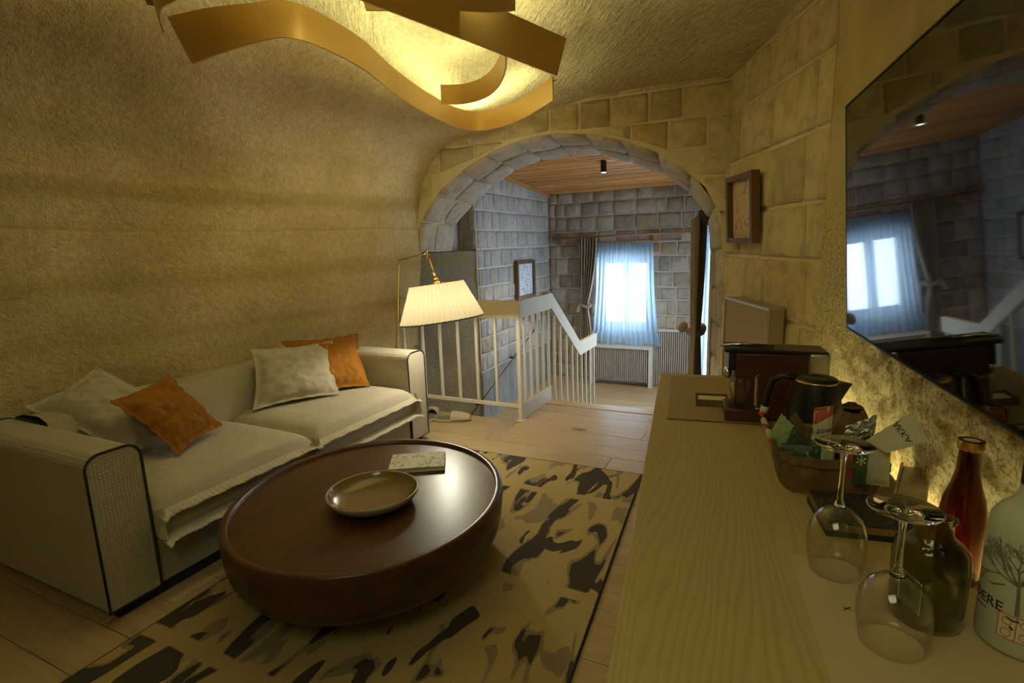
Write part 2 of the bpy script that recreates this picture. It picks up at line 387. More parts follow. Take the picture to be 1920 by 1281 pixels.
# ------------------------------------------------------------------ stones
def add_stone(q, nrm, mat, parent, depth=.022, name='stone'):
    """q: four corners (counter-clockwise) of a block's face on the wall plane; nrm: unit normal out of the wall"""
    q = [Vector(p) for p in q]; nrm = Vector(nrm); c = sum(q, Vector())/4
    ring = []
    for i in range(4):
        a, b = q[i], q[(i+1) % 4]
        ring += [a, (a+b)/2]
    jit = lambda k: Vector((random.uniform(-k, k), random.uniform(-k, k), random.uniform(-k, k)))
    back = [p-nrm*.01 for p in ring]
    sz = min((q[1]-q[0]).length, (q[3]-q[0]).length); ins = min(.016, sz*.1)
    mid = []
    for i, p in enumerate(ring):
        v = c-p; k = ins*(1.9 if i % 2 == 0 else 1.0)/max(v.length, 1e-4)
        mid.append(p+v*k*.35+nrm*depth*.6+jit(.003))
    front = []
    for i, p in enumerate(ring):
        v = c-p; k = ins*(2.6 if i % 2 == 0 else 1.9)/max(v.length, 1e-4)
        front.append(p+v*k+nrm*depth*random.uniform(.85, 1.15)+jit(.002))
    cen = c+nrm*depth*random.uniform(.9, 1.5)
    vs_ = back+mid+front+[cen]; fs = []
    for k in range(2):
        for i in range(8): fs.append((k*8+i, k*8+(i+1) % 8, (k+1)*8+(i+1) % 8, (k+1)*8+i))
    for i in range(8): fs.append((16+i, 16+(i+1) % 8, 24))
    g = G(); g.add(vs_, fs); return g.build(name, mat, parent, smooth=True, fix=False)
def course_wall(org, du, length, z0, z1, ch, bl, nrm, mat, parent, skip=None, top=None, bot=None, depth=.022, gap=.009, chv=.1):
    """rows of blocks on a vertical wall: org at its foot, du along it"""
    org = Vector(org); du = Vector(du).normalized(); z = z0; flip = du.cross(Vector((0, 0, 1))).dot(Vector(nrm)) < 0
    while z < z1-.04:
        h = ch*random.uniform(1-chv, 1+chv); zt = min(z+h, z1)
        if z1-zt < .06: zt = z1
        u = -random.uniform(0, bl*.6)
        while u < length:
            w = bl*random.uniform(.6, 1.35); a = max(u, 0); b = min(u+w, length)
            if length-b < .05: b = length; 
            if b-a > .035:
                ta = min(zt, top(a)) if top else zt; tb = min(zt, top(b)) if top else zt
                ba = max(z, bot(a)) if bot else z; bb = max(z, bot(b)) if bot else z
                if not (ta-ba < .05 and tb-bb < .05) and not (ta-ba < .015 or tb-bb < .015) and not (skip and skip((a+b)/2, (z+zt)/2, a, b, z, zt)):
                    P = lambda s_, zz: org+du*s_+Vector((0, 0, zz-org.z))
                    g_ = gap/2
                    q = [P(a+g_, ba+g_), P(b-g_, bb+g_), P(b-g_, tb-g_), P(a+g_, ta-g_)]
                    if flip: q = [q[1], q[0], q[3], q[2]]
                    add_stone(q, nrm, mat, parent, depth)
            if b >= length: break
            u += w
        z = zt

# ------------------------------------------------------------------ SETTING
# --- left cave wall + ceiling: one swept section, split at the spring of the vault
def lerp(a, b, t): return a+(b-a)*t
def prof(y):
    """x,z section of the vault at depth y: foot of left wall -> over the ceiling -> right"""
    t = max(0, min(1, (y-1.2)/2.6)); t = t*t*(3-2*t); e = max(0, min(1, (y-2.0)/1.8))
    xf = lerp(-3.16, -2.80, t); xm = lerp(-3.10, -2.70, t)
    zt = lerp(2.52, 2.34, e)
    pts = [(xf, -.02), (xf+.01, .6), (xm-.0, 1.3), (xm+.03, 1.66), (xm+.14, 1.94), (xm+.36, 2.15), (xm+.74, zt-.15), (xm+1.25, zt-.04), (-.9, zt+.0), (.0, zt-.02), (.75, zt-.05)]
    return pts
def sample(y, s):
    p = prof(y); n = len(p)-1; k = min(int(s*n), n-1); f = s*n-k
    def P(i): return Vector(p[max(0, min(n, i))])
    a, b, c, d = P(k-1), P(k), P(k+1), P(k+2)
    return .5*((2*b)+(c-a)*f+(2*a-5*b+4*c-d)*f*f+(3*b-a-3*c+d)*f**3)
Y0, Y1 = -1.3, 3.84
def cave(s0, s1):
    def fn(u, v):
        y = lerp(Y0, Y1, u); q = sample(y, lerp(s0, s1, v))
        d = .035*nz(q.x, y, q.y, 1.1)+.007*nz(q.x, y, q.y*1.5, 9)
        # strata grooves running along the wall
        z = q.y
        d += .02*math.exp(-((z-1.50)/.012)**2)*-.6 - .014*math.exp(-((z-1.30)/.03)**2)+ .014*math.exp(-((z-1.70)/.05)**2)-.012*math.exp(-((z-.95)/.02)**2)
        k = max(0, min(1, (lerp(s0, s1, v)*10-3.5)/3)); 
        fade = min(1, max(0, (Y1-y)/.4))
        nx, nzv = (1-k), -k
        return (q.x+nx*d*fade, y, q.y+nzv*d*fade)
    return fn
wl = G(); wl.grid(cave(0, .62), 150, 110, flip=True); wl_o = tag(wl.build('wall_left', 'rock', smooth=True), kind='structure')
ce = G(); ce.grid(cave(.62, 1), 150, 90, flip=True); tag(ce.build('ceiling', 'rock_ceiling', smooth=True), kind='structure')

# --- lower continuation of the rock wall beside the stairs, with its ledge
st = G(); 
st.grid(lambda u, v: (-2.80-.03*u+.012*nz(u*3, v*4, 1, 1.5)+(.018*(.5+.5*math.tanh(20*math.sin(v*52)-6))), lerp(3.78, 4.98, u), lerp(-2.2, 1.30, v)), 40, 60)
st.grid(lambda u, v: (lerp(-2.80-.03*u, -3.35, v), lerp(3.78, 4.98, u), 1.30+.012*nz(u*3, v*2, 5)), 20, 8)
tag(st.build('wall_stair_ledge', 'rock_dark', smooth=True, fix=False), kind='structure')

# --- arch wall
ARF = [(-2.70, 1.31), (-2.697, 1.467), (-2.62, 1.621), (-2.45, 1.803), (-2.201, 1.955), (-1.968, 2.056), (-1.70, 2.118), (-1.431, 2.130), (-1.139, 2.086), (-.932, 2.018), (-.734, 1.935), (-.563, 1.821), (-.408, 1.681), (-.342, 1.555), (-.301, 1.404), (-.28, 1.162), (-.26, .807), (-.26, -.6)]
ARB = [(-2.754, 1.31), (-2.738, 1.52), (-2.588, 1.655), (-2.40, 1.80), (-2.166, 1.958), (-1.98, 2.025), (-1.787, 2.062), (-1.50, 2.075), (-1.244, 2.052), (-1.049, 1.982), (-.807, 1.880), (-.649, 1.782), (-.521, 1.67), (-.438, 1.574), (-.411, 1.454), (-.393, 1.133), (-.375, .719), (-.36, -.6)]
aw = G(); n = len(ARF)
for a, y in ((ARF, 3.80), (ARB, 4.40)):
    vs_ = [(x, y, z) for x, z in a]+[(x, y, 2.75) for x, z in a]
    fs = [(i, i+1, n+i+1, n+i) for i in range(n-1)]
    if y > 4: fs = [f[::-1] for f in fs]
    aw.add(vs_, fs)
aw.add([(-3.6, 3.8, 1.31), (-2.70, 3.8, 1.31), (-2.70, 3.8, 2.75), (-3.6, 3.8, 2.75)], [(0, 1, 2, 3)])
aw.add([(-3.6, 4.4, 1.31), (-2.754, 4.4, 1.31), (-2.754, 4.4, 2.75), (-3.6, 4.4, 2.75)], [(3, 2, 1, 0)])
aw.add([(x, 3.8, z) for x, z in ARF]+[(x, 4.4, z) for x, z in ARB], [(i, n+i, n+i+1, i+1) for i in range(n-1)])
wa = tag(aw.build('wall_arch', 'mortar', smooth=False), kind='structure')
def arch_z(x):
    if x < ARF[0][0]: return 1.31
    for i in range(n-2):
        if ARF[i][0] <= x <= ARF[i+1][0]:
            f = (x-ARF[i][0])/max(1e-6, ARF[i+1][0]-ARF[i][0]); return lerp(ARF[i][1], ARF[i+1][1], f)
    return 0
course_wall((-2.74, 3.8, 0), (1, 0, 0), 2.52, 1.33, 2.38, .205, .27, (0, -1, 0), 'stone_warm', wa, bot=lambda s_: arch_z(-2.74+s_)+.02, depth=.012, gap=.012)
# voussoirs lining the soffit
def arc_samples(A, m_):
    L = [0]
    for i in range(len(A)-1): L.append(L[-1]+math.dist(A[i], A[i+1]))
    out = []
    for k in range(m_+1):
        t = L[-1]*k/m_
        for i in range(len(A)-1):
            if L[i] <= t <= L[i+1]+1e-9:
                f = (t-L[i])/(L[i+1]-L[i]); out.append((lerp(A[i][0], A[i+1][0], f), lerp(A[i][1], A[i+1][1], f))); break
    return out
AF = arc_samples(ARF, 19); AB = arc_samples(ARB, 19)
for i in range(19):
    for (t0, t1) in ((0.0, .52), (.52, 1.0)) if i % 2 else ((0.0, .42), (.42, 1.0)):
        def Q(k, t, s_): 
            j = k if s_ == 0 else k+1
            return Vector((lerp(AF[j][0], AB[j][0], t), lerp(3.80, 4.40, t), lerp(AF[j][1], AB[j][1], t)))
        e = .006
        q = [Q(i, t0, 0), Q(i, t0, 1), Q(i, t1, 1), Q(i, t1, 0)]
        c_ = sum(q, Vector())/4; q = [p+(c_-p).normalized()*e for p in q]
        nn = (q[1]-q[0]).cross(q[3]-q[0]).normalized()
        if nn.dot(Vector((-1.5, 4.1, 1.0))-c_) < 0: nn = -nn; q = [q[1], q[0], q[3], q[2]]
        add_stone(q, nn, 'stone_arch', wa, .024, 'arch_stone')

# --- oblique masonry wall on the right between arch and corner
OA, OB = Vector((.262, 2.575, 0)), Vector((-.27, 3.82, 0)); od = (OB-OA).normalized(); on = Vector((-od.y, od.x, 0))
if on.x > 0: on = -on
ob = G(); L_ = (OB-OA).length
OX = OA-od*.35
ob.add([OX+Vector((0, 0, -.02)), OB+Vector((0, 0, -.02)), OB+Vector((0, 0, 2.75)), OX+Vector((0, 0, 2.75))], [(0, 1, 2, 3)])
wo = tag(ob.build('wall_right_masonry', 'mortar'), kind='structure')
course_wall(OA, od, L_, .40, 2.6, .27, .36, on, 'stone_warm', wo, depth=.020, gap=.014, chv=.15)

# --- rough rock wall behind the console and the screen
def wallx(y): return .30+(1.96-y)*.12
rw = G()
def rwf(u, v):
    y = lerp(-1.3, 2.58, u); z = lerp(0, 2.62, v)
    low = max(0, min(1, (1.45-z)/.5))
    d = .02*nz(.3, y, z, 1.5)+(.003+.005*low)*nz(1, y, z, 13)+.004*nz(4, y, z, 30)
    b = .035*max(0, min(1, (y-2.3)/.28))
    return (wallx(y)-d*.8-b, y, z)
rw.grid(rwf, 300, 230)
rw.add([(wallx(2.58)-.035, 2.58, 0), (.35, 2.60, 0), (.35, 2.60, 2.62), (wallx(2.58)-.035, 2.58, 2.62)], [(0, 1, 2, 3)])
# upper smooth part and lower pitted part share one surface, blended by height
s = NT('right_wall_rock'); g_ = s.coord(world=True)
sx = s.n('ShaderNodeSeparateXYZ'); gg = s.n('ShaderNodeNewGeometry'); s.l(gg.outputs['Position'], sx.inputs[0])
hh = s.math('ADD', sx.outputs[2], s.math('MULTIPLY', s.math('SUBTRACT', s.noise(g_, 3, 3), .5), .5))
up_ = s.ramp(hh, [(1.0/2.6*1.0, 0), (1.0, 1)]); 
up_ = s.n('ShaderNodeMapRange'); up_.inputs[1].default_value = 1.25; up_.inputs[2].default_value = 1.6; s.l(hh, up_.inputs[0]); up_ = up_.outputs[0]
a = s.noise(s.coord((1, 1, 1.5), world=True), 70, 6, .8, .4)
pit = s.mix(s.ramp(a, [(.39, 0), (.53, 1)]), (.27, .195, .07), s.mix(s.noise(g_, 3, 3), (.60, .48, .22), (.72, .60, .33)))
smo = s.mix(s.ramp(s.noise(g_, 2, 5), [(.35, 0), (.65, 1)]), (.48, .355, .13), (.64, .50, .24))
s.set(Base_Color=s.mix(up_, pit, smo), Roughness=.95, Specular_IOR_Level=.1, Normal=s.bump(s.noise(g_, 60, 6, .78), .6, .012))
tag(rw.build('wall_right', s.m, smooth=True), kind='structure')
# --- unseen shell added around the rooms so no daylight leaks in
g = G(); g.box((-4.2, -1.75, -.32), (-3.65, 7.5, 3.0)); g.box((1.15, -1.75, -.32), (1.4, 4.9, 3.0)); g.box((-4.2, -1.75, 2.78), (1.4, 4.5, 3.0)); g.box((-4.2, -1.75, -.34), (1.4, 3.6, -.31)); g.box((-4.2, -1.75, -.32), (1.4, -1.45, 3.0))
g.box((-4.2, 4.40, 2.42), (.0, 7.5, 3.0)); g.box((-.34, 4.42, -2.6), (1.4, 4.9, 3.0)); g.box((-4.2, 3.5, -2.9), (-.0, 7.5, -2.45)); g.box((-4.2, 3.5, -2.5), (-3.4, 7.5, 1.2)); g.box((-1.68, 3.5, -2.5), (1.4, 3.6, -.32)); g.box((-4.2, 3.5, -2.5), (-1.68, 3.58, -.32)); g.box((-.36, 3.6, -2.5), (1.4, 4.9, -.3)); g.box((-.38, 4.9, -2.6), (-.0, 7.5, -.60)); g.box((-4.2, 7.08, -2.6), (-2.86, 7.5, 3.0)); g.box((-.38, 7.08, -2.6), (-.0, 7.5, 3.0))
tag(g.build('wall_light_blocker', 'plaster'), kind='structure')
# --- wall behind the camera
g = G(); g.box((-3.4, -1.4, -.05), (1.0, -1.3, 2.7)); tag(g.build('wall_back', 'plaster'), kind='structure')

# --- far room (lower level, floor at -0.57)
ZL = -.57; YF = 7.05
def zc(y): return 2.035+(YF-y)*.088
g = G(); g.add([(-2.80, 4.98, -2.4), (-2.80, YF, -2.4), (-2.80, YF, 2.5), (-2.80, 4.98, 2.5)], [(0, 1, 2, 3)])
wfl = tag(g.build('wall_far_left', 'mortar_grey'), kind='structure')
course_wall((-2.80, 4.99, 0), (0, 1, 0), YF-4.99, -.02, 2.3, .195, .21, (1, 0, 0), 'stone_side', wfl, top=lambda s_: zc(4.99+s_), depth=.014, gap=.012)
g = G(); g.grid(lambda u, v: (-2.792+.006*nz(1, u*4, v*5), lerp(4.98, YF, u), lerp(-2.4, -.03, v)), 40, 40, flip=False)
tag(g.build('wall_stairwell', 'stairwall', smooth=True), kind='structure')
# pier face turned to the viewer beyond the arch
g = G(); g.add([(-3.6, 4.98, 1.30), (-2.80, 4.98, 1.30), (-2.80, 4.98, 2.6), (-3.6, 4.98, 2.6)], [(0, 1, 2, 3)])
g.add([(-3.0, 4.4, 1.3), (-3.0, 4.98, 1.3), (-3.0, 4.98, 2.6), (-3.0, 4.4, 2.6)], [(0, 1, 2, 3)])
g.add([(-2.86, 4.98, -2.3), (-2.80, 4.98, -2.3), (-2.80, 4.98, 1.31), (-2.86, 4.98, 1.31)], [(0, 1, 2, 3)])
wp = tag(g.build('wall_pier', 'mortar_grey'), kind='structure')
course_wall((-3.0, 4.98, 0), (1, 0, 0), .2, 1.31, 2.2, .21, .22, (0, -1, 0), 'stone_arch', wp, depth=.016)
# far wall with window opening
WX0, WX1, WZ0, WZ1 = -2.12, -1.39, .17, 1.14
g = G()
def fr(x0, x1, z0, z1): g.add([(x0, YF, z0), (x1, YF, z0), (x1, YF, z1), (x0, YF, z1)], [(0, 1, 2, 3)])
fr(-2.85, WX0, -2.4, 2.4); fr(WX1, -.2, -2.4, 2.4); fr(WX0, WX1, -2.4, WZ0); fr(WX0, WX1, WZ1, 2.4)
for (x0, z0, x1, z1) in ((WX0, WZ0, WX1, WZ0), (WX1, WZ0, WX1, WZ1), (WX1, WZ1, WX0, WZ1), (WX0, WZ1, WX0, WZ0)):
    g.add([(x0, YF, z0), (x1, YF, z1), (x1, YF+.32, z1), (x0, YF+.32, z0)], [(3, 2, 1, 0)])
wf = tag(g.build('wall_far', 'mortar_grey'), kind='structure')
kw = dict(depth=.024, gap=.014)
course_wall((-2.80, YF, 0), (1, 0, 0), 2.4, WZ1+.01, 2.03, .185, .23, (0, -1, 0), 'stone_grey', wf, **kw)
course_wall((-2.80, YF, 0), (1, 0, 0), WX0+2.79, WZ0, WZ1+.01, .185, .23, (0, -1, 0), 'stone_grey', wf, **kw)
course_wall((WX1+.01, YF, 0), (1, 0, 0), -.41-WX1, .20, WZ1+.01, .185, .22, (0, -1, 0), 'stone_grey', wf, **kw)
course_wall((-2.80, YF, 0), (1, 0, 0), .64, ZL+.02, WZ0, .185, .23, (0, -1, 0), 'stone_grey', wf, **kw)
# right wall of the far room with a second, tall window
g = G(); X2 = -.40
def fr2(y0, y1, z0, z1): g.add([(X2, y0, z0), (X2, y1, z0), (X2, y1, z1), (X2, y0, z1)], [(3, 2, 1, 0)])
fr2(4.38, 5.1, ZL, 2.5); fr2(6.4, 7.1, ZL, 2.5); fr2(5.1, 6.4, 1.45, 2.5); fr2(5.1, 6.4, ZL, -.40)
for (y0, z0, y1, z1) in ((5.1, -.4, 6.4, -.4), (6.4, -.4, 6.4, 1.45), (6.4, 1.45, 5.1, 1.45), (5.1, 1.45, 5.1, -.4)):
    g.add([(X2, y0, z0), (X2, y1, z1), (X2+.3, y1, z1), (X2+.3, y0, z0)], [(0, 1, 2, 3)])
g.add([(-.42, 4.40, ZL), (-.30, 4.40, ZL), (-.30, 4.40, 2.6), (-.42, 4.40, 2.6)], [(3, 2, 1, 0)])
wfr = tag(g.build('wall_far_right', 'mortar_grey'), kind='structure')
course_wall((X2, 4.42, 0), (0, 1, 0), .68, ZL, 2.0, .19, .24, (-1, 0, 0), 'stone_grey', wfr, depth=.02)
# timber ceiling of the far room
g = G(); g.add([(-2.9, 4.38, zc(4.38)+.02), (-.3, 4.38, zc(4.38)+.02), (-.3, 7.1, zc(7.1)+.02), (-2.9, 7.1, zc(7.1)+.02)], [(3, 2, 1, 0)])
fcl = tag(g.build('ceiling_far', 'slat_dark'), kind='structure')
y = 4.40
while y < YF-.02:
    w = .082; y2 = min(y+w-.014, YF); g = G(); z0 = zc(y); z1 = zc(y2); dz = random.uniform(0, .008)
    g.add([(-2.80, y, z0-.010-dz), (-.5, y, z0-.012-dz), (-.5, y+.018, z0-.036-dz), (-2.80, y+.018, z0-.036-dz), (-2.8, y2-.018, z1-.036-dz), (-.4, y2-.018, z1-.036-dz), (-.4, y2, z1-.012-dz), (-2.8, y2, z1-.012-dz), (-2.8, y, z0+.01), (-.4, y, z0+.01), (-.4, y2, z1+.01), (-2.8, y2, z1+.01)],
          [(0, 3, 2, 1), (3, 4, 5, 2), (4, 7, 6, 5), (0, 1, 9, 8), (7, 11, 10, 6)])
    g.build('plank', 'ceiling_pine', fcl); y += w
# dark edge beam along the left of the timber ceiling
g = G(); g.bar((-2.775, 4.42, zc(4.42)-.045), (-2.775, YF, zc(YF)-.045), .05, .045); tag(g.build('trim_ceiling', 'ceiling_pine', bevel=.004), kind='structure')

# --- floors
YN = 4.22
fl = G(); fl.box((-3.3, -1.4, -.30), (-1.69, 3.62, -.014)); fl.box((-1.69, -1.4, -.30), (.9, YN-.01, -.014))
flo = tag(fl.build('floor', 'floor_oak'), kind='structure')
def planks(parent, y0, y1, xr, z, w, name='plank'):
    y = y0
    while y < y1-.03:
        y2 = min(y+w, y1); xa, xb = xr((y+y2)/2); x = xa-random.uniform(0, 1.2)
        while x < xb:
            ln = random.uniform(1.3, 2.1); a = max(x, xa); b = min(x+ln, xb)
            if b-a > .05:
                g = G(); g.box((a+.001, y+.001, z-.016), (b-.001, y2-.001, z-random.uniform(0, .0012))); g.build(name, 'floor_oak', parent, bevel=.0015, seg=1)
            x += ln
        y = y2
planks(flo, -1.3, 4.08, lambda y: (-3.2, .6) if y < 3.56 else (-1.69, .45 if y < 2.4 else -.1), 0, .185)
g = G(); g.box((-1.69, 4.085, -.05), (-.25, YN, .0)); tag(g.build('trim_nosing', 'floor_oak', bevel=.006), kind='structure')
g = G(); g.box((-3.3, 4.98, -.70), (-.2, 7.2, ZL-.012))
fl2 = tag(g.build('floor_lower', 'floor_oak'), kind='structure')
planks(fl2, 4.98, YF, lambda y: (-1.69, -.4) if y < 5.55 else (-2.8, -.4), ZL, .185)
# steps between the levels
stp = tag(G().box((-1.69, 4.2, -2.2), (-.3, 4.3, -.05)).build('trim_riser', 'white_paint'), kind='structure')
for k in range(3):
    y = YN+.02+k*.25; z = -.19*(k+1)
    if k < 2:
        g = G(); g.box((-1.69, y, z-.04), (-.36, y+.29, z)); tag(g.build('trim_step', 'floor_oak', bevel=.004), kind='structure')
        g = G(); g.box((-1.69, y+.25, z-.19), (-.36, y+.27, z-.04)); tag(g.build('trim_riser', 'white_paint'), kind='structure')
# stairwell under the left side: descending treads and side walls
g = G(); g.add([(-1.70, 3.6, -2.2), (-1.70, 5.5, -2.2), (-1.70, 5.5, -.6), (-1.70, 3.6, -.02)], [(0, 1, 2, 3)]); g.add([(-3.2, 3.6, -2.2), (-1.69, 3.6, -2.2), (-1.69, 3.6, -.02), (-3.2, 3.6, -.02)], [(3, 2, 1, 0)])
g.add([(-2.8, 5.55, -2.2), (-1.69, 5.55, -2.2), (-1.69, 5.55, -.58), (-2.8, 5.55, -.58)], [(0, 1, 2, 3)])
tag(g.build('wall_stair_side', 'stairwall'), kind='structure')
for k in range(7):
    g = G(); y = 3.75+k*.25; z = -.45-.2*k
    g.box((-2.8, y, z-.04), (-1.70, y+.28, z)); tag(g.build('trim_stair_tread', 'floor_oak', bevel=.004), kind='structure')
g = G(); g.box((-3.0, 3.6, -2.3), (-.3, 5.6, -2.2)); tag(g.build('floor_stairwell', 'stairwall'), kind='structure')
# edge board along the side of the upper floor
g = G(); g.box((-1.705, 3.60, .0), (-1.68, YN, .125)); tag(g.build('trim_floor_edge', 'rail_wood', bevel=.003), kind='structure')

# ------------------------------------------------------------------ window_1 + radiator cover + curtains
g = G(); wy = YF+.17
def frame_rect(g, x0, x1, z0, z1, t, y0, y1):
    g.box((x0, y0, z0), (x0+t, y1, z1)); g.box((x1-t, y0, z0), (x1, y1, z1)); g.box((x0+t, y0, z0), (x1-t, y1, z0+t)); g.box((x0+t, y0, z1-t), (x1-t, y1, z1))
frame_rect(g, WX0, WX1, WZ0, WZ1, .045, wy, wy+.07)
w1 = tag(g.build('window_1', 'white_paint', bevel=.003), kind='structure')
xm = (WX0+WX1)/2
for a, b in ((WX0+.045, xm-.002), (xm+.002, WX1-.045)):
    g = G(); frame_rect(g, a, b, WZ0+.045, WZ1-.045, .045, wy-.02, wy+.04); sash = g.build('sash', 'white_paint', w1, bevel=.003)
    g = G(); g.box((a+.045, wy+.005, WZ0+.09), (b-.045, wy+.011, WZ1-.09)); g.build('pane', 'thin_pane', sash)
g = G(); frame_rect(g, 0, 1.3, -.40, 1.45, .05, 0, .06); g.box((.62, 0, -.35), (.68, .06, 1.40))
w2 = g.build('window_2', 'white_paint', bevel=.003); w2.rotation_euler = (0, 0, R(90)); w2.location = (X2+.2, 5.1, 0); tag(w2, kind='structure')
g = G(); g.box((.05, .02, -.35), (.62, .026, 1.40)); g.box((.68, .02, -.35), (1.25, .026, 1.40)); g.build('pane', 'thin_pane', w2)

rc = thing('radiator_cover', (-1.72, 6.96, ZL), 'off-white box radiator cover with taupe slats under the bright window', 'radiator cover')
g = G(); g.box((-2.16, 6.86, -.055), (-1.33, YF, -.03)); g.build('sill_shelf', 'white_paint', rc, bevel=.003)
for x in (-2.16, -1.375):
    g = G(); g.box((x, 6.87, ZL), (x+.045, YF, -.055)); g.build('side_post', 'white_paint', rc, bevel=.003)
g = G(); g.box((-2.115, 6.94, ZL+.07), (-1.375, 6.95, -.055)); g.build('backing', 'slat_dark', rc)
x = -2.11
sl = None
while x < -1.385:
    if sl is None:
        g = G(); g.box((0, 6.885, ZL+.07), (.016, 6.94, -.056)); sl = g.build('slat', 'slat', rc); base = sl.location.copy(); sl.location = base+Vector((x, 0, 0))
    else:
        c = sl.copy(); C.objects.link(c); c.location = base+Vector((x, 0, 0))
    x += .027
wpn = thing('slatted_wall_panel', (-.95, 7.0, ZL), 'taupe vertical slat panel right of the radiator cover, below bare stone', 'panel')
g = G(); g.box((-1.325, 7.03, ZL+.01), (-.45, YF, .185)); g.build('backing', 'slat_dark', wpn)
g = G(); g.box((-1.325, 6.99, .175), (-.45, YF, .20)); g.build('top_ledge', 'white_paint', wpn, bevel=.002)
sl = None; x = -1.32
while x < -.46:
    if sl is None:
        g = G(); g.box((0, 7.0, ZL+.01), (.016, 7.03, .175)); sl = g.build('slat', 'slat', wpn); base = sl.location.copy(); sl.location = base+Vector((x, 0, 0))
    else:
        c = sl.copy(); C.objects.link(c); c.location = base+Vector((x, 0, 0))
    x += .027
# curtain poles
def pole(p, q, r, label, fin=True):
    t = thing('curtain_pole', p, label, 'curtain pole')
    g = G(); g.tube([p, q], r, 12); g.build('pole', 'rod_wood', t, smooth=True)
    p = Vector(p); q = Vector(q); d = (q-p).normalized()
    for e, s_ in ((p, -1), (q, 1)):
        g = G(); g.tube([e, e+d*s_*.02, e+d*s_*.045, e+d*s_*.06], [r*1.2, r*1.7, r*1.5, r*.3], 12); g.build('finial', 'rod_wood', t, smooth=True)
    return t
YC = 6.93
pl = pole((-2.70, YC, 1.405), (-.72, YC, 1.435), .013, 'long thin wooden curtain pole high across the far stone wall')
for x in (-2.55, -1.32):
    g = G(); g.box((x-.03, YC+.01, 1.33), (x+.03, YF, 1.46)); g.build('bracket', 'rod_wood', pl)
pl2 = pole((-2.62, YC+.05, 1.335), (-1.06, YC+.05, 1.345), .009, 'short thin pole carrying the white sheer over the far window')
g = G(); g.box((-1.345, YC+.03, 1.20), (-1.285, YF, 1.29)); g.build('bracket', 'rod_wood', pl2)
sx_ = -.53
pl3 = pole((sx_, 4.50, 1.50), (sx_, 6.60, 1.50), .013, 'wooden curtain pole along the right wall of the far room')
for y in (4.56, 6.45):
    g = G(); g.box((sx_, y-.02, 1.45), (X2, y+.02, 1.55)); g.build('bracket', 'black', pl3)
# sheer at the far window
def curtain(fn, nu, nv, name, mat, label, cat):
    g = G(); g.grid(fn, nu, nv); o = g.build(name, mat, smooth=True); return tag(o, label, cat)
def sheerf(u, v):
    z = lerp(1.325, .0, v); sp_ = .10*v*v*(1 if v < .9 else 1.2)
    x = lerp(-2.08-sp_*.8, -1.35+sp_, u); ph = u*2*PI*13
    a = .012+.018*v
    bul = .05*math.sin(PI*min(1, v*1.02))*v + (.05*(v-.85)/.15 if v > .85 else 0)
    y = YC+.05-.01-bul*.8+a*math.sin(ph+1.5*math.sin(u*9)+v*1.2)+.008*math.sin(ph*2.3+2)
    if v > .93: z += .015*math.sin(u*17)*((v-.93)/.07)
    return (x, y, z)
sh = curtain(sheerf, 200, 50, 'sheer_curtain', 'sheer', 'white sheer voile tinted daylight blue in front of the far window', 'curtain')
# tied-back dark curtain, left of the far window
def tied(cx, yw, zt, zb, ztie, wt, wtie, wb, shift, axis, nf):
    def fn(u, v):
        z = lerp(zt, zb, v); vt = (zt-ztie)/(zt-zb)
        if v < vt: t = v/vt; t2 = t**1.8; w = lerp(wt, wtie, t2); c_ = shift*t2
        else: t = (v-vt)/(1-vt); t2 = 1-(1-t)**2; w = lerp(wtie, wb, t2); c_ = lerp(shift, shift*.75, t2)
        s_ = (u-.5)*w+c_; a = .012+.02*w/wt
        off = a*math.sin(u*2*PI*nf+v*2)+.01*math.sin(u*31)
        return (cx+s_, yw+off, z) if axis == 'x' else (cx+off, yw+s_, z)
    return fn
cu = thing('tied_curtain', (-2.25, YC, ZL), 'brown curtain tied back at the left side of the far window', 'curtain')
g = G(); g.grid(tied(-2.19, YC, 1.40, -.30, .50, .24, .09, .20, -.06, 'x', 6), 90, 60); g.build('drape', 'taupe_cloth', cu, smooth=True)
g = G(); g.tube([(-2.25+.075*math.cos(a), YC-.0+.06*math.sin(a), .50+.015*math.sin(2*a)) for a in [k*PI/8 for k in range(16)]], .022, 8, closed=True); tie = g.build('tieback', 'taupe_cloth', cu, smooth=True)
g = G(); g.grid(lambda u, v: (-2.30+.07*(u-.5)*(1+v)-.05*v, YC-.07+.02*math.sin(u*9), .53-.12*v+.05*abs(u-.5)), 10, 6); g.build('bow', 'taupe_cloth', cu, smooth=True)
cu2 = thing('tied_curtain', (-.55, 4.8, ZL), 'olive-brown curtain gathered and tied at the right window, beside the arch', 'curtain')
g = G(); g.grid(tied(-.545, 4.74, 1.50, -.45, .58, .64, .34, .70, -.10, 'y', 7), 110, 60); g.build('drape', 'taupe_cloth', cu2, smooth=True)
g = G(); g.tube([(-.55+.06*math.cos(a), 4.74+.20*math.sin(a), .58+.012*math.sin(2*a)) for a in [k*PI/8 for k in range(16)]], .026, 8, closed=True); g.build('tieback', 'taupe_cloth', cu2, smooth=True)
g = G(); g.lathe([(.0, -.02), (.034, -.012), (.048, .0), (.034, .012), (.016, .010), (.0, .022)], 14); 
o = g.build('rosette', 'taupe_cloth', cu2, smooth=True, local=True); o.location = Vector((-.63, 4.55, .63))-cu2.location; o.rotation_euler = (R(70), 0, R(-30))
g = G(); g.tube([(-.55, 4.95, 1.52), (-.55, 4.95, 1.58), (-.53, 4.98, 1.60)], [.03, .022, .008], 8); g.build('hook', 'bronze_dark', cu2, smooth=True)
def sheer2(u, v):
    z = lerp(1.48, -.50, v); yy = lerp(4.98, 6.50, u)-(.05*v*(1-u)); return (-.51+.018*math.sin(u*2*PI*14+v)-.02*v, yy, z)
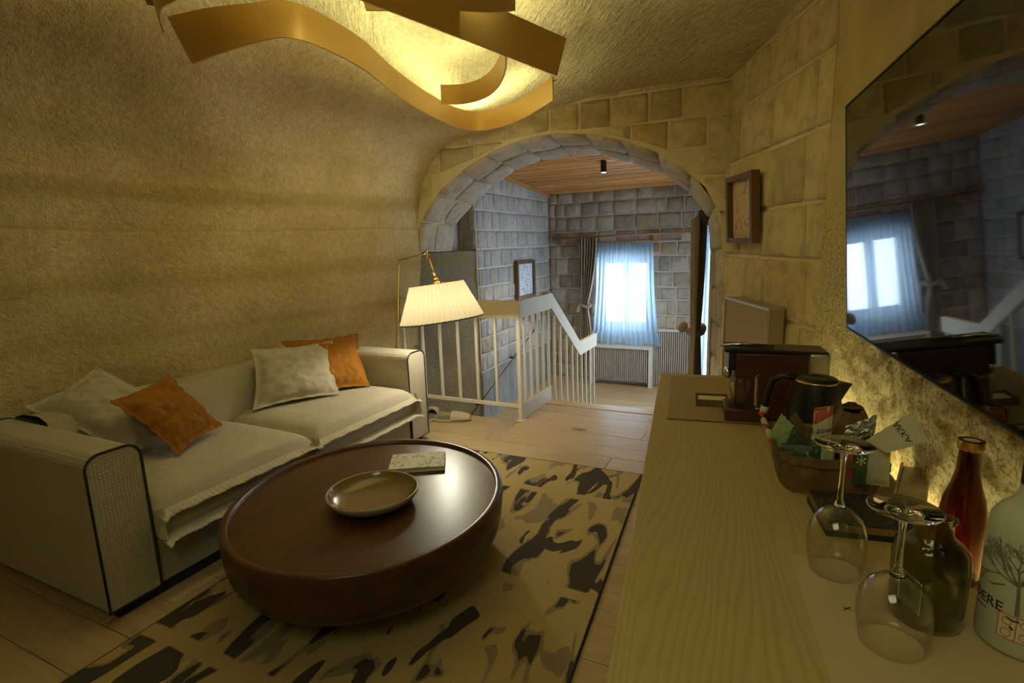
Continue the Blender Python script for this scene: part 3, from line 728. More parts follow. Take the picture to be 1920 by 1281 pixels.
curtain(sheer2, 180, 40, 'sheer_curtain', 'sheer', 'white sheer at the side window behind the olive-brown curtain', 'curtain')
# ceiling spot of the far room
cs = thing('ceiling_spotlight', (-1.55, 5.42, zc(5.42)), 'small black cylinder spotlight on the timber ceiling of the far room', 'lamp')
g = G(); g.lathe([(0, .0), (.030, .0), (.030, -.12), (.026, -.125), (.0, -.118)][::-1], 20, (-1.55, 5.42, zc(5.42)-.022)); g.build('body', 'black', cs, smooth=False)
g = G(); g.lathe([(0, 0), (.024, 0)], 20, (-1.55, 5.42, zc(5.42)-.149)); g.build('lens', 'lens', cs)
spo.location = (-1.55, 5.42, zc(5.42)-.17)
# framed print on the far left wall
fp = thing('framed_print', (-2.78, 6.1, .70), 'dark framed line drawing on the pale blocks of the far left wall', 'picture')
g = G()
for a, b in (((5.86, .68), (6.40, .72)), ((5.86, 1.11), (6.40, 1.15)), ((5.86, .72), (5.90, 1.11)), ((6.36, .72), (6.40, 1.11))):
    g.box((-2.785, a[0], a[1]), (-2.735, b[0], b[1]))
g.build('frame', 'frame_wood', fp, bevel=.002)
g = G(); g.box((-2.775, 5.90, .72), (-2.765, 6.36, 1.11)); g.build('print', 'art_sketch', fp)

# stair handrail on the far left wall
hr = thing('wall_handrail', (-2.76, 5.0, -.2), 'thin dark handrail on brackets along the stairwell wall behind the balusters', 'handrail')
g = G(); g.tube([(-2.72, 4.5, -.40), (-2.72, 6.3, .26)], .008, 8); g.build('rail', 'bronze_dark', hr, smooth=True)
for y in (4.80, 5.69):
    z = -.40+(y-4.5)*.366
    g = G(); g.tube([(-2.72, y, z), (-2.74, y, z-.03), (-2.79, y, z-.03)], .010, 8); g.lathe([(0, 0), (.03, 0), (.03, .01), (0, .01)], 12, (-2.76, y, z-.04)); g.build('bracket', 'black', hr, smooth=True)
g = G(); g.lathe([(0, 0), (.012, 0), (.012, .004), (0, .004)], 12); o = g.build('step_light', 'lens'); o.location = (-1.86, 3.597, -.03); o.rotation_euler = (R(90), 0, 0)
tag(o, 'tiny round white step light in the floor edge under the railing', 'light')

# ------------------------------------------------------------------ railing
ra = thing('stair_railing', (-1.69, 3.6, 0), 'cream stair railing with flat handrail dropping to the lower room', 'railing')
RX = -1.69; YA = 3.60
g = G(); g.box((-2.86, YA-.02, .80), (RX+.02, YA+.02, .935)); g.box((RX-.02, YA+.02, .80), (RX+.02, 4.25, .935))
# sloping board
pl_ = [(4.25, .935), (5.0, .378), (5.0, .235), (4.25, .79)]
g.prism([(RX-.02, y, z) for y, z in pl_], (.04, 0, 0)); g.prism([(RX-.02, y, z) for y, z in ((4.995, .37), (5.56, .37), (5.56, .235), (4.995, .235))], (.04, 0, 0))
g.build('handrail', 'rail_wood', ra, bevel=.003)
g = G(); g.box((-2.86, YA-.012, .10), (RX-.012, YA+.012, .128)); g.build('bottom_rail', 'white_metal', ra, bevel=.002)
def post(x, y, z0, z1, w, name='baluster', plate=False):
    g = G(); g.box((x-w/2, y-w/2, z0), (x+w/2, y+w/2, z1)); o = g.build(name, 'white_metal', ra, bevel=.002)
    if plate:
        h = G(); h.box((x-w, y-w, z0), (x+w, y+w, z0+.006)); h.build('base_plate', 'white_metal', o)
post(RX, YA, 0, .80, .03, 'post', True)
for k in range(6): post(-2.76+.17*k+.02*(k > 0), YA, .128, .80, .02)
for y in (3.70, 3.82, 3.94, 4.07, 4.19): post(RX, y, .125, .80, .02)
for y in (4.33, 4.48, 4.64, 4.80, 4.94, 5.08, 5.22, 5.36, 5.50):
    top = .235 if y > 4.99 else .79-(y-4.25)*.74
    zb = ZL if y > 4.98 else (-.19 if y < 4.5 else -.38); post(RX, y, zb, top+.005, .02)
g = G(); g.grid(lambda u, v: (RX+.05*(v-.5), 4.08+.14*u, .937+.006+.010*abs(nz(u*5, v*5, 2, 2))+.006*math.sin(PI*u)), 14, 8); g.grid(lambda u, v: (RX+.05*(v-.5), 4.08+.14*u, .9365), 2, 2)
tag(g.build('folded_cloth', 'linen', smooth=True), 'small crumpled white cloth lying on the top corner of the railing', 'cloth')
# slippers
sl0 = thing('slipper', (-2.42, 3.42, 0), 'beige open towelling slipper nearer the sofa, dark inside, by the railing', 'slipper', 'slippers beside the sofa', R(20))
def foot(k, w):
    pts = []
    for i in range(28):
        a = 2*PI*i/28; pts.append((w*math.cos(a)*(1-.12*math.sin(a)), .135*math.sin(a)))
    return pts
g = G(); P_ = foot(0, .048); g.prism([(x, y, 0.0) for x, y in P_], (0, 0, .016)); g.build('sole', 'slipper', sl0, bevel=.004, local=True)
g = G(); g.prism([(x*.85, y*.9, .0155) for x, y in P_], (0, 0, .003)); g.build('insole', 'ink_grey', sl0, local=True)
g = G(); g.grid(lambda u, v: (.052*math.cos(PI*u)*(1-.35*v*v), lerp(.0, .125, v), .016+.045*math.sin(PI*u)*(1-.55*v*v)), 16, 12); g.build('upper', 'slipper', sl0, smooth=True, local=True)
sl0.scale = (1.2, 1.2, 1.2); s2 = dup(sl0, (-2.21, 3.42, 0), R(-70)); s2['label'] = 'beige towelling slipper turned sideways, toe toward the corner post'

# ------------------------------------------------------------------ SOFA
SX0, SX1 = -3.04, -2.14
so = thing('sofa', (-2.6, 1.96, 0), 'long cream boucle two-seat sofa with dark piping against the cave wall', 'sofa')
g = G(); g.box((SX0+.04, .97, 0), (SX1-.03, 2.96, .05)); g.build('plinth', 'black_matte', so)
def arm(y0, y1):
    r = .055; pts = [(y0, .05), (y1, .05)]
    for k in range(7): a = k*PI/12; pts.append((y1-r+r*math.cos(a), .66-r+r*math.sin(a)))
    for k in range(7): a = PI/2+k*PI/12; pts.append((y0+r+r*math.cos(a), .66-r+r*math.sin(a)))
    g = G(); g.prism([(SX0, y, z) for y, z in pts], (SX1-SX0, 0, 0)); o = g.build('arm', 'boucle', so, bevel=.008)
    h = G(); h.tube([(SX1+.001, y, z) for y, z in pts], .0045, 8, closed=True); h.build('piping', 'piping', o, smooth=True)
    h = G(); h.tube([(SX0-.001, y, z) for y, z in pts], .0045, 8, closed=True); h.build('piping', 'piping', o, smooth=True)
arm(.93, 1.12); arm(2.81, 3.0)
g = G(); g.box((SX0, 1.12, .05), (SX1-.012, 2.81, .27)); bo = g.build('seat_base', 'boucle', so, bevel=.01)
for y in (1.125, 2.805):
    h = G(); h.tube([(SX1-.010, y, .055), (SX1-.010, y, .27)], .0045, 8); h.build('piping', 'piping', bo)
g = G()
def backf(u, v):
    # rounded slab: v runs around the section
    sec = [(-2.74, .30), (-2.72, .45), (-2.73, .60), (-2.76, .665), (-2.82, .685), (-2.95, .68), (-3.03, .66), (-3.04, .5), (-3.04, .1)]
    k = min(int(v*8), 7); f = v*8-k; x = lerp(sec[k][0], sec[k+1][0], f); z = lerp(sec[k][1], sec[k+1][1], f)
    return (x, lerp(1.10, 2.83, u), z+.004*math.sin(u*30)*(v < .7))
g.grid(backf, 40, 32); g.build('backrest', 'boucle', so, smooth=True)
def seat(y0, y1, seed):
    g = G(); X0, X1 = -2.76, -2.095
    def top(u, v):
        x = lerp(X0, X1, u); y = lerp(y0, y1, v); a = abs(2*v-1); e = (1-a**7)**.5 if a < 1 else 0; b = (1-max(0, (u*2-1))**9)**.5 if u < 1 else 0
        h = .375+.075*e*b+.006*nz(x, y, seed, 4)-.01*(1-b); return (x, y, h)
    g.grid(top, 40, 44)
    def bot(u, v):
        x = lerp(X0, X1, u); y = lerp(y0, y1, v); return (x, y, .262)
    g.grid(bot, 4, 4, flip=True)
    # front band bulging between the two flanges
    g.grid(lambda u, v: (X1-.012+.012*math.sin(PI*v), lerp(y0, y1, u), lerp(.262, .378, v)), 40, 6)
    g.grid(lambda u, v: (lerp(X0, X1, u), y0+.004-.004*math.sin(PI*v), lerp(.262, .378, v)), 20, 4, flip=True)
    g.grid(lambda u, v: (lerp(X0, X1, u), y1-.004+.004*math.sin(PI*v), lerp(.262, .378, v)), 20, 4)
    cu_ = g.build('seat_cushion', 'linen', so, smooth=True)
    for zf, ex in ((.372, .040), (.268, .045)):
        h = G()
        def fl_(u, v, up_=1):
            # flange path: left side, front, right side
            yy = lerp(y0-.01, y1+.01, u); w = ex*v; end = 1+.5*(math.exp(-((u)/.02)**2)+math.exp(-((1-u)/.02)**2))
            return (X1-.006+w*end, yy, zf-.018*v+.0022*math.sin(u*47+seed)*v+.0024*math.sin(u*210)*v-.022*v*(end-1)+up_*.003)
        h.grid(lambda u, v: fl_(u, v, 1), 150, 5, flip=True); h.grid(lambda u, v: fl_(u, v, -1), 150, 5)
        h.tube([fl_(k/120, 1, 0) for k in range(121)], .005, 6)
        h.build('flange', 'linen', cu_, smooth=True)
    for yk in (y0, y1):
        h = G(); s_ = 1 if yk == y0 else -1
        h.grid(lambda u, v: (X1+.0+.05*math.sin(PI*u*.9)*(.5+.5*v), yk-s_*.002+.028*s_*(u-.3)*math.cos(v*3)*1.0, .385-.13*v+.02*u), 10, 10)
        h.build('corner_fold', 'linen', cu_, smooth=True)
seat(1.125, 1.915, 3.1); seat(1.925, 2.805, 8.2)

def pillow(name, cor, th, mat, label, seed, fl=.10, group='cushions on the sofa'):
    """cor: 4 corners in order; thickness th; flat flange around"""
    cor = [Vector(c) for c in cor]; c0 = sum(cor, Vector())/4; nrm = (cor[2]-cor[0]).cross(cor[3]-cor[1]).normalized()
    def P(u, v, side):
        U, V = 2*u-1, 2*v-1
        pu = 1-.10*(1-V*V)*1.0; pv = 1-.10*(1-U*U)
        uu = (U*pu+1)/2; vv = (V*pv+1)/2
        b = cor[0]*(1-uu)*(1-vv)+cor[1]*uu*(1-vv)+cor[2]*uu*vv+cor[3]*(1-uu)*vv
        a = min(1, abs(U)/(1-fl)); c_ = min(1, abs(V)/(1-fl))
        t = th/2*((1-a**2.6)*(1-c_**2.6))**.55 if a < 1 and c_ < 1 else 0
        edge = max(abs(U), abs(V))
        wr = .014*nz(U*1.7, V*1.7, seed, 1.6)+.007*nz(U*5, V*5, seed+5, 1.2)
        rip = 0.003*math.sin((U if abs(V) > abs(V*0+1-fl) and abs(V) > abs(U) else V)*19+seed)*(edge > 1-fl)*(edge-(1-fl))/fl
        return b+nrm*(side*(t+.0025+wr*.6*(t > .004))+wr*.4+rip)
    g = G(); N = 44
    g.grid(lambda u, v: P(u, v, 1), N, N); g.grid(lambda u, v: P(u, v, -1), N, N, flip=True)
    bd = [P(k/N, 0, 0) for k in range(N)]+[P(1, k/N, 0) for k in range(N)]+[P(1-k/N, 1, 0) for k in range(N)]+[P(0, 1-k/N, 0) for k in range(N)]
    g.tube(bd, .0032, 6, closed=True)
    cb = min(cor, key=lambda p: p.z)
    t = thing(name, tuple(cb), label, 'cushion', group); g.build('cover', mat, t, smooth=True)
    h = G(); f2 = fl/2
    def S(u, v): return P(u, v, 1)+nrm*.0012
    path = [S(lerp(f2, 1-f2, k/N), f2) for k in range(N)]+[S(1-f2, lerp(f2, 1-f2, k/N)) for k in range(N)]+[S(lerp(1-f2, f2, k/N), 1-f2) for k in range(N)]+[S(f2, lerp(1-f2, f2, k/N)) for k in range(N)]
    h.tube(path, .0016, 5, closed=True); h.build('seam', mat, t, smooth=True)
    return t
PG = 'cushions on the sofa'
pillow('throw_cushion', [(-2.93, 1.10, .715), (-2.50, 1.27, .475), (-2.60, 1.66, .56), (-2.90, 1.387, .835)], .17, 'linen', 'cream linen flanged cushion slumped on the near arm, behind an orange one', 1.3)
pillow('throw_cushion', [(-2.500, 1.225, .752), (-2.376, 1.396, .462), (-2.49, 1.700, .490), (-2.66, 1.575, .775)], .13, 'orange', 'orange flanged cushion tilted on its corner at the near end of the sofa', 2.7)
pillow('throw_cushion', [(-2.64, 2.00, .462), (-2.40, 2.44, .462), (-2.66, 2.68, .745), (-2.72, 2.096, .795)], .15, 'linen', 'cream linen flanged cushion upright at the far end, before an orange one', 4.1)
pillow('throw_cushion', [(-2.56, 2.36, .46), (-2.36, 2.68, .455), (-2.70, 2.98, .75), (-2.80, 2.384, .79)], .13, 'orange', 'orange flanged cushion half hidden behind the cream one at the far arm', 5.9)

# ------------------------------------------------------------------ RUG
ru = G(); RA = [(-1.985, .35), (-.43, .35), (-.617, 2.935), (-2.03, 2.905)]
def rugf(u, v):
    a = Vector(RA[0]).lerp(Vector(RA[1]), u); b = Vector(RA[3]).lerp(Vector(RA[2]), u); p = a.lerp(b, v); return (p.x, p.y, .011+.0006*nz(p.x*20, p.y*20, 0))
ru.grid(rugf, 60, 90)
rg = tag(ru.build('area_rug', 'rug', smooth=True), 'olive-tan area rug with dark branching pattern under the coffee table', 'rug')
h = G(); h.tube([(x, y, .0065) for x, y in [tuple(Vector(RA[i]).lerp(Vector(RA[(i+1) % 4]), k/12)) for i in range(4) for k in range(12)]], .006, 6, closed=True); h.build('binding', 'piping', rg, smooth=True)

# ------------------------------------------------------------------ COFFEE TABLE
TC = Vector((-1.452, 1.622)); 
RAD = [(-1.75, 1.13), (-1.95, 1.32), (-2.02, 1.56), (-2.0, 1.86), (-1.84, 2.08), (-1.6, 2.22), (-1.36, 2.2), (-1.145, 2.09), (-1.01, 1.9), (-.92, 1.68), (-.91, 1.48), (-.975, 1.31), (-1.08, 1.17), (-1.2, 1.07), (-1.39, 1.03), (-1.56, 1.05)]
def radius(th, _c={}):
    if not _c:
        # low-order Fourier fit of the outline
        A = []; 
        for x, y in RAD: A.append((math.atan2(y-TC.y, x-TC.x), math.hypot(x-TC.x, y-TC.y)))
        m_ = len(A); _c['a0'] = sum(r for _, r in A)/m_
        for k in (1, 2): _c[k] = (2*sum((r-_c['a0'])*math.cos(k*t) for t, r in A)/m_, 2*sum((r-_c['a0'])*math.sin(k*t) for t, r in A)/m_)
    return _c['a0']+sum(_c[k][0]*math.cos(k*th)+_c[k][1]*math.sin(k*th) for k in (1, 2))
def ring_surface(g, prof_, seg=96):
    """prof_: list of (inset, z)"""
    n_ = len(prof_); vs_ = []
    for ins, z in prof_:
        for k in range(seg):
            a = 2*PI*k/seg; r = max(.001, radius(a)-ins); vs_.append((TC.x+r*math.cos(a), TC.y+r*math.sin(a), z))
    g.add(vs_, [(i*seg+k, i*seg+(k+1) % seg, (i+1)*seg+(k+1) % seg, (i+1)*seg+k) for i in range(n_-1) for k in range(seg)]); return g
tb = thing('coffee_table', (TC.x, TC.y, 0), 'large dark walnut drum coffee table with raised rim on the rug', 'table')
g = G(); ring_surface(g, [(.22, .118), (.13, .12), (.075, .132), (.04, .155), (.018, .19), (.006, .235), (.0, .30), (.0, .345), (.004, .352), (.010, .355), (.024, .355), (.029, .351), (.032, .338)]); g.build('drum_body', 'walnut', tb, smooth=True)
g = G(); ring_surface(g, [(.032, .338), (.2, .339), (.45, .339), (.70, .339)]); g.build('tabletop', 'walnut', tb, smooth=True)
g = G(); g.lathe([(0, .012), (.34, .012), (.34, .14), (0, .14)], 48, (TC.x, TC.y, 0)); g.build('base', 'black_matte', tb)
bw = thing('serving_bowl', (-1.405, 1.56, .34), 'shallow olive-brown glazed bowl with pale rim on the coffee table', 'bowl')
g = G(); BC = (-1.405, 1.56, .340); BK = 1.0
g.lathe([(0, .010), (.10, .010), (.145, .020), (.168, .040), (.175, .055)], 64, BC); g.build('inside', 'ceramic', bw, smooth=True)
g = G(); g.lathe([(.175, .055), (.180, .058), (.184, .055), (.182, .045), (.165, .022), (.125, .004), (.10, 0), (0, 0)], 64, BC); g.build('outside', 'ceramic_rim', bw, smooth=True)
bk = thing('book', (-1.46, 1.945, .34), 'slim white book with green botanical drawings on the coffee table', 'book', None, R(31))
g = G(); g.box((-.125, -.085, .002), (.125, .085, .018)); g.build('pages', 'white_paper', bk, local=True)
g = G(); g.box((-.128, -.09, .018), (.128, .09, .021)); g.build('cover', 'book_cover', bk, local=True, bevel=.001)
g = G(); g.box((-.128, -.09, 0), (.128, .09, .002)); g.build('back_cover', 'white_paper', bk, local=True)

# ------------------------------------------------------------------ FLOOR LAMP
la = thing('floor_lamp', (-2.42, 3.13, 0), 'brass arm floor lamp with lit pleated cream shade behind the sofa', 'lamp')
g = G(); g.lathe([(0, 0), (.13, 0), (.13, .012), (.02, .02), (0, .02)], 32, (-2.48, 3.15, 0)); g.build('base', 'brass', la, smooth=False)
g = G(); g.tube([(-2.48, 3.15, .02), (-2.47, 3.13, .62), (-2.372, 3.10, 1.268)], .0055, 10); g.build('pole', 'brass', la, smooth=True)
g = G(); g.tube([(-2.372, 3.10, 1.268), (-2.02, 2.94, 1.315)], .005, 10); g.build('arm', 'brass', la, smooth=True)
g = G(); g.tube([(-2.02, 2.94, 1.335), (-2.02, 2.94, 1.28)], .010, 12); g.tube([(-2.018, 2.94, 1.30), (-1.945, 2.91, 1.155)], .0075, 10); g.tube([(-1.95, 2.91, 1.165), (-1.94, 2.91, 1.14)], .014, 12); g.tube([(-1.94, 2.91, 1.14), (-1.935, 2.91, 1.12)], .018, 12); g.build('joint', 'brass', la, smooth=True)
SC = Vector((-1.925, 2.905, 0)); ax = Matrix.Rotation(R(-7), 4, 'Y')
def shp(r, z, a, pleat=True):
    rr = r+(.0045*math.sin(a*48) if pleat else 0); v = ax @ Vector((rr*math.cos(a), rr*math.sin(a), z)); return Vector((SC.x, SC.y, 1.0))+v
g = G(); g.grid(lambda u, v: shp(lerp(.272, .172, v), lerp(-.118, .118, v), 2*PI*u), 360, 6, cu=True); sh_ = g.build('lamp_shade', 'shade', la, smooth=True)
g = G(); g.tube([shp(.272, -.118, 2*PI*k/72, False) for k in range(72)], .004, 6, closed=True); g.build('lower_trim', 'slat_dark', sh_, smooth=True)
g = G(); g.tube([shp(.172, .118, 2*PI*k/48, False) for k in range(48)], .003, 6, closed=True)
for k in range(3): g.tube([shp(.0, .118, 0, False), shp(.18, .118, 2*PI*k/3, False)], .002, 5)
g.build('upper_ring', 'brass', sh_, smooth=True)
g = G(); g.lathe([(0, .05), (.018, .045), (.030, .02), (.034, 0), (.028, -.022), (.012, -.038), (0, -.04)][::-1], 16, (SC.x, SC.y, 1.01)); g.build('bulb', 'bulb', la, smooth=True)
pl_l = bpy.data.lights.new('lamp_bulb_light', 'POINT'); pl_l.energy = 14; pl_l.color = (.98, .97, .78); pl_l.shadow_soft_size = .04
po = bpy.data.objects.new('lamp_bulb_light', pl_l); C.objects.link(po); po.location = (SC.x, SC.y, .95)

# ------------------------------------------------------------------ CHANDELIER
ch = thing('ribbon_chandelier', (-1.3, 2.1, 2.1), 'large gold ribbon chandelier of curving metal bands hung below the cave ceiling', 'chandelier')
def smooth_path(pts, m_):
    P = [Vector(p) for p in pts]; out = []; n_ = len(P)-1
    for k in range(m_+1):
        s_ = k/m_*n_; i = min(int(s_), n_-1); f = s_-i
        a, b, c_, d = P[max(0, i-1)], P[i], P[i+1], P[min(n_, i+2)]
        out.append(.5*((2*b)+(c_-a)*f+(2*a-5*b+4*c_-d)*f*f+(3*b-a-3*c_+d)*f**3))
    return out
def ribbon(bot, top, side, led=True, m_=60, mat='bronze'):
    B = smooth_path(bot, m_); T = smooth_path(top, m_); n_ = m_+1; th = .007
    N = []
    for i in range(n_):
        t = (B[min(i+1, m_)]-B[max(i-1, 0)]); t.z = 0; N.append(Vector((t.y, -t.x, 0)).normalized()*side)
    vs_ = B+T+[b+nn*th for b, nn in zip(B, N)]+[t+nn*th for t, nn in zip(T, N)]; fs = []
    for i in range(m_):
        fs += [(i, i+1, n_+i+1, n_+i), (3*n_+i, 3*n_+i+1, 2*n_+i+1, 2*n_+i), (i+1, i, 2*n_+i, 2*n_+i+1), (n_+i, n_+i+1, 3*n_+i+1, 3*n_+i)]
    fs += [(0, n_, 3*n_, 2*n_), (m_, 2*n_+m_, 3*n_+m_, n_+m_)]
    g = G(); g.add(vs_, fs); o = g.build('ribbon', mat, ch, smooth=False, fix=True)
    for p in o.data.polygons: p.use_smooth = True
    o.data.set_sharp_from_angle(angle=R(40))
    if led:
        h = G(); L_ = [t.lerp(b, .10)+nn*(th+.014) for t, b, nn in zip(T, B, N)]
        L2 = [p+nn*.010 for p, nn in zip(L_, N)]
        h.add([p+Vector((0, 0, .004)) for p in L_]+[p+Vector((0, 0, .004)) for p in L2], [(i, i+1, n_+i+1, n_+i) for i in range(3, m_-4)]); 
        h2 = G(); P3 = [p-Vector((0, 0, .002)) for p in L_]; P4 = [p-Vector((0, 0, .002)) for p in L2]; P5 = [t.lerp(b, .10)+nn*th-Vector((0, 0, .002)) for t, b, nn in zip(T, B, N)]
        h2.add(P5+P4, [(i, n_+i, n_+i+1, i+1) for i in range(m_)]); tr_ = h2.build('led_channel', 'bronze_dark', o)
        h.build('led_strip', 'led', o)
    return o
r1b = [(-2.118, 1.526, 2.1), (-1.895, 1.502, 2.1), (-1.70, 1.496, 2.1), (-1.584, 1.523, 2.1), (-1.553, 1.65, 2.1), (-1.59, 1.93, 2.1), (-1.705, 2.285, 2.1), (-1.807, 2.708, 2.1), (-1.853, 3.134, 2.1), (-1.75, 3.29, 2.1), (-1.45, 3.17, 2.1), (-1.09, 2.84, 2.1)]
r1t = [(p[0]+.035*(1-min(1, i/2)), p[1]-.05*(1-min(1, i/3)), 2.22) for i, p in enumerate(r1b)]
r1t[0] = (-2.054, 1.405, 2.22); r1t[1] = (-1.865, 1.43, 2.22)
ribbon(r1b, r1t, -1)
ribbon([(-1.20, .95, 2.06), (-1.008, 1.735, 2.06), (-.868, 2.321, 2.06)], [(-1.17, .93, 2.185), (-.965, 1.715, 2.185), (-.808, 2.276, 2.185)], -1, mat='bronze')
ribbon([(-1.67, 2.65, 2.12), (-1.56, 2.71, 2.12), (-1.40, 2.66, 2.12), (-1.24, 2.50, 2.12), (-1.08, 2.25, 2.12), (-.95, 1.95, 2.12)], [(-1.67, 2.65, 2.22), (-1.56, 2.70, 2.22), (-1.42, 2.66, 2.22), (-1.27, 2.52, 2.22), (-1.12, 2.30, 2.22), (-.98, 1.98, 2.22)], -1)
ribbon([(-1.25, 1.55, 2.13), (-1.02, 1.68, 2.13), (-.912, 1.76, 2.13), (-.82, 1.80, 2.13)], [(-1.25, 1.50, 2.24), (-1.00, 1.60, 2.24), (-.87, 1.68, 2.24), (-.81, 1.785, 2.24)], -1)
ribbon([(-2.03, 1.37, 2.15), (-1.84, 1.24, 2.14), (-1.632, 1.18, 2.12), (-1.35, 1.12, 2.12), (-1.1, 1.0, 2.12)], [(-2.02, 1.35, 2.24), (-1.83, 1.21, 2.23), (-1.634, 1.13, 2.22), (-1.35, 1.08, 2.22), (-1.1, .97, 2.22)], 1)
for x, y in ((-1.60, 2.02), (-1.80, 2.83), (-1.0, 1.75)):
    g = G(); g.tube([(x, y, 2.215), (x, y, 2.47)], .0012, 5); g.build('hanging_wire', 'wire', ch)
    g = G(); g.lathe([(0, 0), (.014, 0), (.014, .015), (0, .02)], 12, (x, y, 2.43 if y < 2.5 else 2.40)); g.build('ceiling_anchor', 'bronze_dark', ch)

# ------------------------------------------------------------------ CONSOLE
CH = R(-8.0)           # heading of the console's length
def cons(x, y): return (x, y)
# local frame: x across (towards wall), y along; origin at far front corner
cdir = Vector((math.sin(CH), math.cos(CH), 0)); cper = Vector((math.cos(CH), -math.sin(CH), 0))
CO = Vector((-.430, 2.425, 0)); crz = -CH
co = thing('console_desk', CO, 'long pale ash console desk along the right wall under the television', 'desk', None, crz)
LEN = 3.3
g = G(); g.box((0, -LEN, .715), (.60, 0, .75)); g.build('desktop', 'ash', co, bevel=.003, local=True)
g = G(); g.box((.03, -LEN+.02, .12), (.58, -.03, .715)); g.build('body', 'ash', co, bevel=.003, local=True)
for k in range(5):
    g = G(); y1 = -.05-k*.64; g.box((.012, y1-.62, .14), (.03, y1, .70)); d = g.build('door', 'ash', co, bevel=.002, local=True)
    h = G(); h.box((.0, y1-.60, .60), (.012, y1-.57, .68)); h.build('handle', 'bronze_dark', d, local=True)
g = G(); g.box((.06, -LEN+.05, 0), (.56, -.06, .12)); g.build('plinth', 'black_matte', co, local=True)
g = G(); g.box((.600, -LEN+.2, .61), (.612, -.06, .615)); g.build('led_strip', 'led_desk', co, local=True)
def on_desk(name, x, y, label, cat, rz=None, group=None, z=.7505): return thing(name, (x, y, z), label, cat, group, crz if rz is None else rz)

# desk pad
dp = on_desk('desk_pad', -.335, 2.10, 'thin tan leather desk pad under the coffee machine and tray', 'desk pad')
g = G(); g.box((0, -.32, 0), (.42, .28, .003)); g.build('pad', 'desk_pad', dp, bevel=.0015, local=True)
g = G(); g.box((.0, -.322, 0), (.42, -.318, .0032)); g.build('edge', 'kraft', dp, local=True)
# small tray with cards
ty = on_desk('card_tray', -.17, 2.01, 'small tan leather tray holding folded cards on the desk pad', 'tray', None, None, .754)
g = G(); g.box((-.055, -.045, 0), (.055, .045, .003))
for b in (((-.055, -.045, .003), (.055, -.041, .024)), ((-.055, .041, .003), (.055, .045, .024)), ((-.055, -.041, .003), (-.051, .041, .024)), ((.051, -.041, .003), (.055, .041, .024))): g.box(*b)
g.build('shell', 'kraft', ty, bevel=.001, local=True)
g = G(); g.box((-.048, -.038, .004), (.048, .038, .016)); g.build('cards', 'pale_card', ty, local=True)
g = G(); g.prism([(-.02, -.038, .017), (.049, -.036, .017), (.049, .0, .020), (.0, -.012, .018)], (0, 0, .0015)); g.build('folded_card', 'white_paper', ty, local=True)
# low panel cabinet against the oblique wall, beyond the console
sc_ = thing('side_cabinet', (-.11, 3.18, 0), 'plain tan slim cabinet with silver-edged top, behind the coffee machine', 'cabinet')
A_, B_ = Vector((-.232, 3.455, 0)), Vector((.007, 2.904, 0)); dd = (B_-A_).normalized(); pn = Vector((-dd.y, dd.x, 0)); pn = pn if pn.x > 0 else -pn
g = G(); g.prism([A_, B_, B_+pn*.075, A_+pn*.075], (0, 0, .985)); g.build('cabinet_body', 'desk_pad', sc_, bevel=.002)
g = G(); g.prism([p+Vector((0, 0, .985)) for p in (A_-pn*.004, B_-pn*.004, B_+pn*.075, A_+pn*.075)], (0, 0, .014)); g.bar(B_-pn*.003+Vector((0, 0, 0)), B_-pn*.003+Vector((0, 0, .985)), .008, .008, (1, 0, 0)); g.bar(A_-pn*.003, A_-pn*.003+Vector((0, 0, .985)), .008, .008, (1, 0, 0)); g.build('edge_trim', 'silver', sc_)

# coffee machine: long axis across the desk
cm = on_desk('coffee_machine', -.095, 1.90, 'dark brown capsule coffee machine with black lid and silver back', 'coffee machine', None, None, .754)
g = G(); g.box((-.0, -.055, .0), (.215, .06, .225)); g.build('body', 'leather_brown', cm, bevel=.006, local=True)
g = G(); g.box((.212, -.06, .0), (.275, .065, .232)); g.build('water_tank', 'silver', cm, bevel=.012, seg=4, local=True)
g = G(); g.prism([(-.035, -.058, .226), (.268, -.058, .226), (.268, -.058, .234), (.0, -.058, .240), (-.035, -.058, .240)], (0, .12, 0)); g.build('lid', 'black', cm, bevel=.003, local=True)
g = G(); g.box((-.02, -.05, .165), (.002, .055, .226)); g.build('head', 'black', cm, bevel=.004, local=True)
g = G(); g.tube([(-.018, 0, .165), (-.018, 0, .13)], .013, 12); g.build('spout', 'chrome', cm, local=True, smooth=True)
g = G(); g.box((-.028, -.078, .0), (.085, .05, .040)); dt = g.build('drip_tray', 'leather_brown', cm, bevel=.004, local=True)
g = G(); g.lathe([(.0, 0), (.036, 0), (.036, .003), (0, .003)], 24, (.02, -.02, .0405)); g.build('grate', 'black', dt, local=True)
g = G(); g.tube([(-.045, 0, .238), (.02, 0, .246), (.12, 0, .244)], [.006, .010, .008], 10, flat=.6); g.build('lever', 'chrome', cm, smooth=True, local=True)
# glass jar with wrapped sweets beside the machine
gj = on_desk('glass_cup', -.070, 1.865, 'round clear glass cup with striped papers on the drip tray of the coffee machine', 'cup', None, None, .796)
g = G(); g.lathe([(0, 0), (.020, 0), (.026, .02), (.034, .06), (.036, .085), (.032, .105), (.031, .105), (.034, .085), (.032, .06), (.024, .021), (.018, .003), (0, .003)], 28); g.build('cup', 'thin_glass', gj, smooth=True, local=True)
for k, mt in enumerate(('cream', 'red', 'white_paper')):
    g = G(); g.box((-.012+k*.006, -.010+k*.008, .012), (.008+k*.004, -.006+k*.008, .085), Matrix.Rotation(R(-14+14*k), 4, 'Y')); g.build('paper_stick', mt, gj, local=True)
gp = on_desk('acrylic_stand', -.022, 1.872, 'small clear acrylic stand with chrome edge before the coffee machine', 'stand', None, None, .796)
g = G(); g.box((-.004, -.03, 0), (.020, .03, .004)); g.box((-.004, -.03, .004), (.001, .03, .115)); g.build('stand', 'chrome', gp, bevel=.001, local=True)
